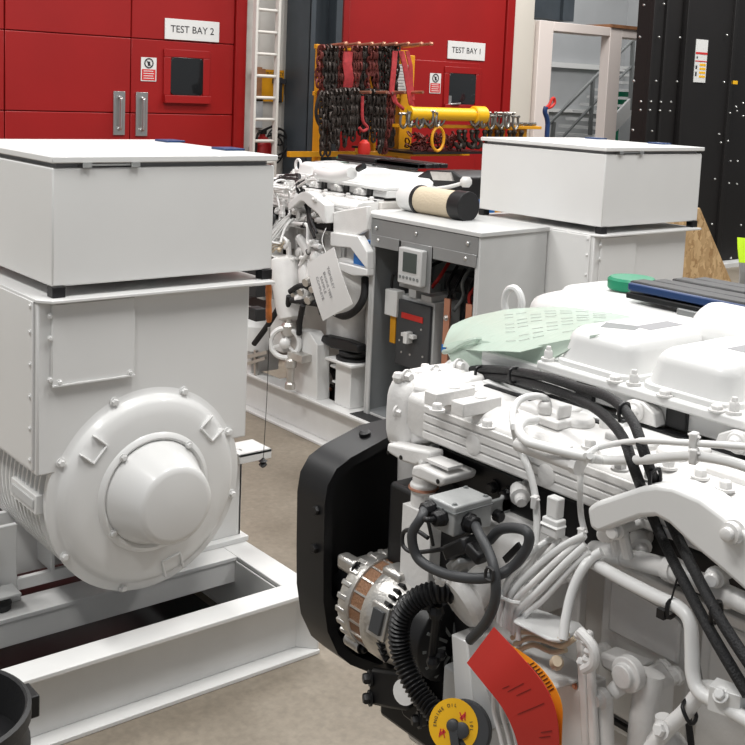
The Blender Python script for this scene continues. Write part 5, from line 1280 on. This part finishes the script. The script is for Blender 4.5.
# arms and studs below the block
q = MB(); a = E(632,672,1.47); b = E(604,697,1.43); d_ = E(632,770,1.46)
q.lathe([(.030,0),(.030,.018),(.020,.020),(.020,.030),(.008,.031)], a, (-1,0,0), 24); lv = part(q, 'pivot_boss', WC, bev=.002)
q = MB(); q.tube([a+V((.02,0,0)), b+V((.02,0,0))], .020, 12, 1, False, rfun=lambda t: 1-.35*t).tube([a+V((.025,-.02,0)), a.lerp(d_,.4)+V((.02,-.01,0)), d_+V((.02,0,0))], .024, 12, 4); part(q, 'lever_arm', WC, lv)
q = MB(); q.lathe([(.017,0),(.017,.014),(.010,.015),(.010,.024)], b, (-1,0,0), 16).cyl(b, b+V((0,-.015,-.12)), .015, 12).ball(b+V((-.005,-.015,-.10)), .014, 8); part(q, 'lever_end', WC, lv)
q = MB(); q.prism([E(px, py, 1.53) for px, py in ((598,652),(640,668),(632,680),(620,680),(600,668))], (.05,0,0)); q.prism([E(px, py, 1.50) for px, py in ((640,668),(655,690),(650,770),(636,770),(640,700))], (.06,0,0)); part(q, 'rib_casting', WC, bev=.008)
q = MB()
for px, py in ((665,668),(677,675),(606,651)): q.lathe([(.017,0),(.017,.008),(.013,.010),(.013,.022),(.010,.025)], E(px, py, 1.585), (-1,0,0), 8)
part(q, 'studs', WC)
q = MB(); q.box(1.595, 1.605, .62, 1.30, .845, .853); part(q, 'seal_strip', BK)
q = MB(); q.rbox(1.52, 1.64, .64, .90, .55, .80, .04, rt=.03); part(q, 'oil_cooler', WC, ang=50)
# --- rear: flywheel housing
q = MB(); q.box(1.58, 2.36, .52, .61, .42, 1.34); part(q, 'flywheel_housing', WC, bev=.02)
# feet on the skid
for y_ in (.72,):
    for x_ in (1.60, 2.30):
        q = MB(); q.box(x_-.06, x_+.06, y_-.06, y_+.06, .44, .52).box(x_-.10, x_+.06, y_-.08, y_+.08, .425, .44); q.build('engine_foot', WC, eng, bev=.005)
        q = MB(); q.lathe([(.05,.0),(.055,.03),(.05,.055),(.03,.075)], (x_-.02,y_,.35), (0,0,1), 20); q.build('rubber_mount', BK, eng)
        q = MB(); q.box(x_-.09, x_+.05, y_-.07, y_+.07, .337, .35).box(x_-.06,x_+.03,y_-.045,y_+.045, HS_, .337); q.build('mount_stand', W, eng, bev=.004)
# ================================================================ near engine's skid, second engine
skid('skid_frame', 1.40, 2.50, -.25, 1.60, [(.06,.13,.1),(.60,.25,.1)], 'white steel beam skid under the near engine')
OFF = V((2.2, 4.1, 0))
eng2 = copy_tree(eng); eng2.location = eng.location+OFF
cv = [o_ for o_ in eng2.children if o_.name.startswith('valve_cover') and not o_.name.startswith('valve_cover_rail')]
cv.sort(key=lambda o_: min(v.co.y for v in o_.data.vertices))
for ch in list(cv[0].children): bpy.data.objects.remove(ch)
bpy.data.objects.remove(cv[0])
eng2['label'] = 'white diesel engine standing between the left generator and the grey cabinet'
WLOC[eng2.name] = V(eng2.location)
def F(px, py, x): return P(px, py, x=x)
def part2(q, name, mt, **k): return q.build(name, mt, eng2, **k)
# elbow pipe with black cap
q = MB(); q.tube([F(341,171,4.0), F(342,184,4.0), F(346,195,4.0), F(354,204,4.0), F(366,210,4.02), F(388,214,4.05)], .045, 18, 8, rfun=lambda t: .8+.35*t); part2(q, 'exhaust_elbow', W)
q = MB(); q.tube([F(318,173,3.85), F(335,176,3.8), F(352,173,3.78)], .035, 14, 6); part2(q, 'upper_pipe', W)
q = MB(); q.cyl(F(358,169,3.80), F(364,166,3.80), .018, 10); part2(q, 'black_plug', BK)
# filter roll and dark box
c0 = F(405, 197, 3.98); dY = V((0,-1,0))
q = MB(); q.lathe([(.02,-.02),(.066,0),(.074,.02),(.074,.13)], c0, dY, 28); part2(q, 'filter_housing', W)
q = MB(); q.lathe([(.079,.12),(.079,.145)], c0, dY, 28).lathe([(.079,.42),(.079,.51)], c0, dY, 28); part2(q, 'filter_end_ring', BK, bev=.003)
q = MB(); q.lathe([(.074,.14),(.074,.43)], c0, dY, 28); part2(q, 'filter_wrap', BG)
q = MB(); q.prism([F(px, py, 4.26) for px, py in ((400,200),(406,188),(418,175),(426,170),(452,171),(463,178),(463,200))], (.30,0,0)); part2(q, 'air_filter_box', BK, bev=.012)
q = MB(); q.prism([F(px, py, 4.25) for px, py in ((430,171.5),(450,172.5),(453,181),(433,180))], (.03,0,0)); part2(q, 'filter_box_plate', AL)
q = MB(); q.tube([F(400,186,4.2), F(425,189,4.2), F(448,187,4.2), F(466,182,4.22)], .011, 8).ball(F(466,182,4.22), .035, 10); part2(q, 'white_strut', W)
# brackets at the flywheel end
q = MB(); q.box(3.80, 4.52, 4.60, 4.74, .5, 1.25); part2(q, 'bell_housing', WC, bev=.03)
q = MB(); q.prism([F(px, py, 3.66) for px, py in ((333,212),(367,206),(367,230),(355,236),(345,246),(333,240))], (.03,0,0)); part2(q, 'side_plate', WC, bev=.006)
q = MB(); q.prism([F(px, py, 3.64) for px, py in ((330,232),(358,236),(367,252),(367,270),(350,248),(330,246))], (.05,0,0)); part2(q, 'white_bracket', W, bev=.006)
q = MB(); q.prism([F(px, py, 3.64) for px, py in ((338,262),(367,269),(367,276),(352,276),(338,270))], (.05,0,0)); part2(q, 'white_bracket', W, bev=.006)
q = MB(); q.box(F(362,240,3.69).x, 3.72, 4.59, F(354,240,3.69).y, F(362,268,3.69).z, F(360,239,3.69).z); part2(q, 'blue_cover', BB, bev=.004)
q = MB(); q.lathe([(.10,0),(.16,.01),(.17,.05),(.12,.08),(.0,.09)], F(350, 288, 3.74), (-1,-.2,.1), 28); part2(q, 'round_housing', WC)
q = MB(); q.tube([F(333,312,3.70), F(345,316,3.67), F(357,309,3.66), F(364,296,3.68), F(365,278,3.72)], .021, 12, 6); part2(q, 'black_hose', HS)
q = MB(); q.box(*(lambda a_, b_: (3.60, 3.66, b_.y, a_.y, b_.z, a_.z))(F(346,228,3.6), F(328,246,3.6))) ; q.bm.free()
# oil filter canister and fittings, left of the card
q = MB(); a = F(283, 256, 3.62); b = F(292, 318, 3.62); q.lathe([(.05,0),(.085,.02),(.09,.05),(.085,.30),(.08,.36),(.05,.38)], a, b-a, 20); part2(q, 'filter_canister', WC)
q = MB(); q.tube([F(300,238,3.7), F(312,262,3.64), F(306,292,3.6), F(298,300,3.58)], .03, 10).tube([F(318,256,3.66), F(326,262,3.62), F(322,280,3.6)], .03, 10).ball(F(318,258,3.62), .05, 10); part2(q, 'casting_arm', WC)
q = MB()
for px, py, r_ in ((305,283,.025),(300,293,.022),(307,301,.024),(293,296,.018),(311,290,.02)): q.cyl(F(px,py,3.56), F(px+5,py-3,3.60), r_, 8)
part2(q, 'pipe_fittings', AL)
for pts in (((254,344),(268,325),(280,306),(292,292)), ((290,292),(300,286),(311,289),(318,300),(322,314)), ((291,300),(305,302),(318,304)), ((289,296),(288,312),(288,324)), ((303,305),(300,320),(299,334))):
    q = MB(); q.tube([F(a_, b_, 3.56+.02*i) for i, (a_, b_) in enumerate(pts)], .017, 10); part2(q, 'black_hose', HS)
# front bracket with rubber mount seen at px 345
q = MB(); a = F(333, 342, 3.70); q.prism([F(px, py, 3.66) for px, py in ((322,335),(345,340),(358,345),(358,353),(345,352),(330,348),(320,341))], (.06,0,0)); part2(q, 'mount_arm', BK, bev=.01)
q = MB(); a = F(348, 358, 3.70); q.lathe([(.07,-.0),(.085,.015),(.085,.03),(.05,.05)], (3.74, a.y, HS_+.275), (0,0,1), 20).lathe([(.10,-.012),(.10,.0)], (3.74, a.y, HS_+.275), (0,0,1), 20); part2(q, 'rubber_mount', RB)
ms = thing('mount_pedestal', (3.74, a.y, HS_), 'white square pedestal carrying the black engine mount on the middle skid', 'pedestal')
q = MB(); q.box(3.67, 3.81, a.y-.07, a.y+.07, HS_, HS_+.245); q.build('post', W, ms, bev=.004)
q = MB(); q.box(3.63, 3.85, a.y-.12, a.y+.12, HS_+.245, HS_+.262); q.build('top_plate', W, ms, bev=.004)
# pillar with hand wheel valve
yp_ = F(312, 370, 3.64).y
vp = thing('valve_pillar', (3.66, yp_, HS_), 'white pillar with chamfered top and hand wheel valve on the middle skid', 'pillar')
q = MB(); q.prism([F(px, py, 3.62) for px, py in ((289,335),(295,329),(309,332),(317,345),(317,402),(290,391))], (.09,0,0)); q.build('pillar', W, vp, bev=.006)
q = MB(); c = F(285, 343, 3.55); ax_ = V((-1,-.9,.1)).normalized(); u_ = ax_.orthogonal().normalized(); w_ = ax_.cross(u_)
q.tube([c+(u_*math.cos(t)+w_*math.sin(t))*.085 for t in [k*PI/6 for k in range(12)]], .016, 8, 3, close=True).ball(c, .035, 10)
for k in range(3): q.bar(c, c+(u_*math.cos(k*2.1)+w_*math.sin(k*2.1))*.085, .014, .014)
q.cyl(c, c-ax_*.16, .014, 10); q.build('hand_wheel', W, vp)
q = MB(); c = F(291, 358, 3.56); q.lathe([(.02,0),(.035,.01),(.035,.05),(.022,.06),(.022,.14),(.03,.15),(.03,.18)], c, (0,0,-1), 14).lathe([(.03,0),(.045,.02),(.045,.07),(.02,.09)], F(289,322,3.58), (0,0,-1), 14).cyl(F(289,308,3.58), F(289,322,3.58), .02, 10).box(3.55,3.63,yp_-.02,yp_+.12,.45,.49); q.build('valve_body', AL, vp)
q = MB(); c = F(257, 335, 3.72); q.lathe([(.10,-.1),(.15,-.07),(.16,0),(.15,.08),(.06,.16)], c, (0,0,1), 24).box(c.x-.1,c.x+.1,c.y-.1,c.y+.1,HS_,c.z-.08); tag(q.build('pressure_vessel', W), 'small white rounded vessel at the left end of the middle skid', 'vessel')
q = MB(); q.bar(F(247,357,3.60), F(268,352,3.62), .022, .022).bar(F(247,364,3.60), F(266,358,3.62), .018, .018); q.bar(F(256,350,3.62), F(256,375,3.62), .02, .02); tag(q.build('steel_fitting', AL), 'bare steel pipe fitting beside the left generator on the middle skid', 'fitting')
q = MB(); c = F(326, 385, 3.85)
for rr, dd in ((.10,0),(.085,.03),(.10,.06)): q.tube([c+V((dd, rr*math.cos(t), rr*1.15*math.sin(t))) for t in [k*PI/5 for k in range(10)]], .014, 8, 3, close=True)
q.box(c.x-.01, c.x+.05, c.y-.05, c.y+.05, HS_, c.z-.08)
tag(q.build('coiled_hose', RB), 'coiled black hose between the white pillar and the pedestal', 'hose')
q = MB(); q.ball(F(326,386,3.83), .018, 8).cyl(F(320,382,3.83), F(331,390,3.83), .010, 8); tag(q.build('brass_connector', CU), 'small brass connector inside the coiled black hose', 'connector')
q = MB(); a_ = F(352,404,3.68); q.box(3.62, 3.72, F(381,412,3.62).y, F(350,404,3.62).y, HS_, HS_+.004); tag(q.build('rubber_mat', RB), 'black rubber mat strip on the skid by the cabinet foot', 'mat')
# hanging card with printed lines
cd = [F(307,264,3.52), F(334,247,3.52), F(353,304,3.50), F(323,321,3.50)]
q = MB(); g = [[cd[0].lerp(cd[1], j/4).lerp(cd[3].lerp(cd[2], j/4), i/5)+V((-.01*math.sin(PI*i/5),0,0)) for j in range(5)] for i in range(6)]; q.sheet(g, .002)
cdo = tag(q.build('hanging_card', PAP), 'tilted white printed card hanging on the middle engine', 'card')
dn = (cd[3]-cd[0]).normalized(); rg = (cd[0]-cd[1]).normalized()
nrm = dn.cross(rg); 
if nrm.x > 0: nrm = -nrm
Rm = frame(dn, rg) if frame(dn, rg).col[2].x < 0 else frame(dn, -rg)
for i, (s_, u, v, sz) in enumerate((('TOMELEY', .44, .62, .030), ('ENGINE TEST', .52, .42, .026), ('SAMPLE', .48, .26, .030), ('COMPLETE', .50, .10, .028))):
    c = cd[0].lerp(cd[3], u).lerp(cd[1].lerp(cd[2], u), .12+.8*(v+.05)); text('lettering', s_, sz, c+nrm*.011, Rm, INKG, cdo)
q = MB(); q.tube([cd[1].lerp(cd[0], .3), F(322, 240, 3.56), F(326, 228, 3.6)], .002, 5); q.build('string', PAP, cdo)

q = MB(); c = P(476, 176, x=5.35); q.lathe([(.08,-.16),(.11,-.02),(.125,.0),(.125,.02),(.11,.02),(.10,-.01)], c, (0,0,1), 24).box(c.x-.1,c.x+.1,c.y-.1,c.y+.1,.0,c.z-.15)
tag(q.build('blue_tub', BB), 'bright blue tub left of the terminal box of the right generator', 'tub')
# ================================================================ light
w = bpy.data.worlds.new('world'); scn.world = w; w.use_nodes = True
w.node_tree.nodes['Background'].inputs['Color'].default_value = (.93,.96,1,1); w.node_tree.nodes['Background'].inputs['Strength'].default_value = .26
def area(name, loc, sx, sy, pw, col=(1,.985,.96), rot=(0,0,0)):
    l = bpy.data.lights.new(name, 'AREA'); l.shape = 'RECTANGLE'; l.size = sx; l.size_y = sy; l.energy = pw; l.color = col
    o = bpy.data.objects.new(name, l); COL.objects.link(o); o.location = loc; o.rotation_euler = rot; return o
for i, (x, y) in enumerate(((-1.5,1.5),(2.2,1.2),(6,1.2),(-1.0,6),(3.2,6),(7.5,6),(12,5),(10.2,6.6))):  # overhead hall lamps; the last is a fill added to brighten the portal frame
    area('high_bay_and_fill_lamp', (x, y, 6.5), .7, 2.4, 190)
area('far_room_fill', (12.5, 10.8, 5.5), 2, 1.2, 60)  # unseen fill light added for the portal frame and the room behind
scn.view_settings.view_transform = 'Standard'; scn.view_settings.look = 'None'; scn.view_settings.gamma = 1
scn.view_settings.exposure = 0.05
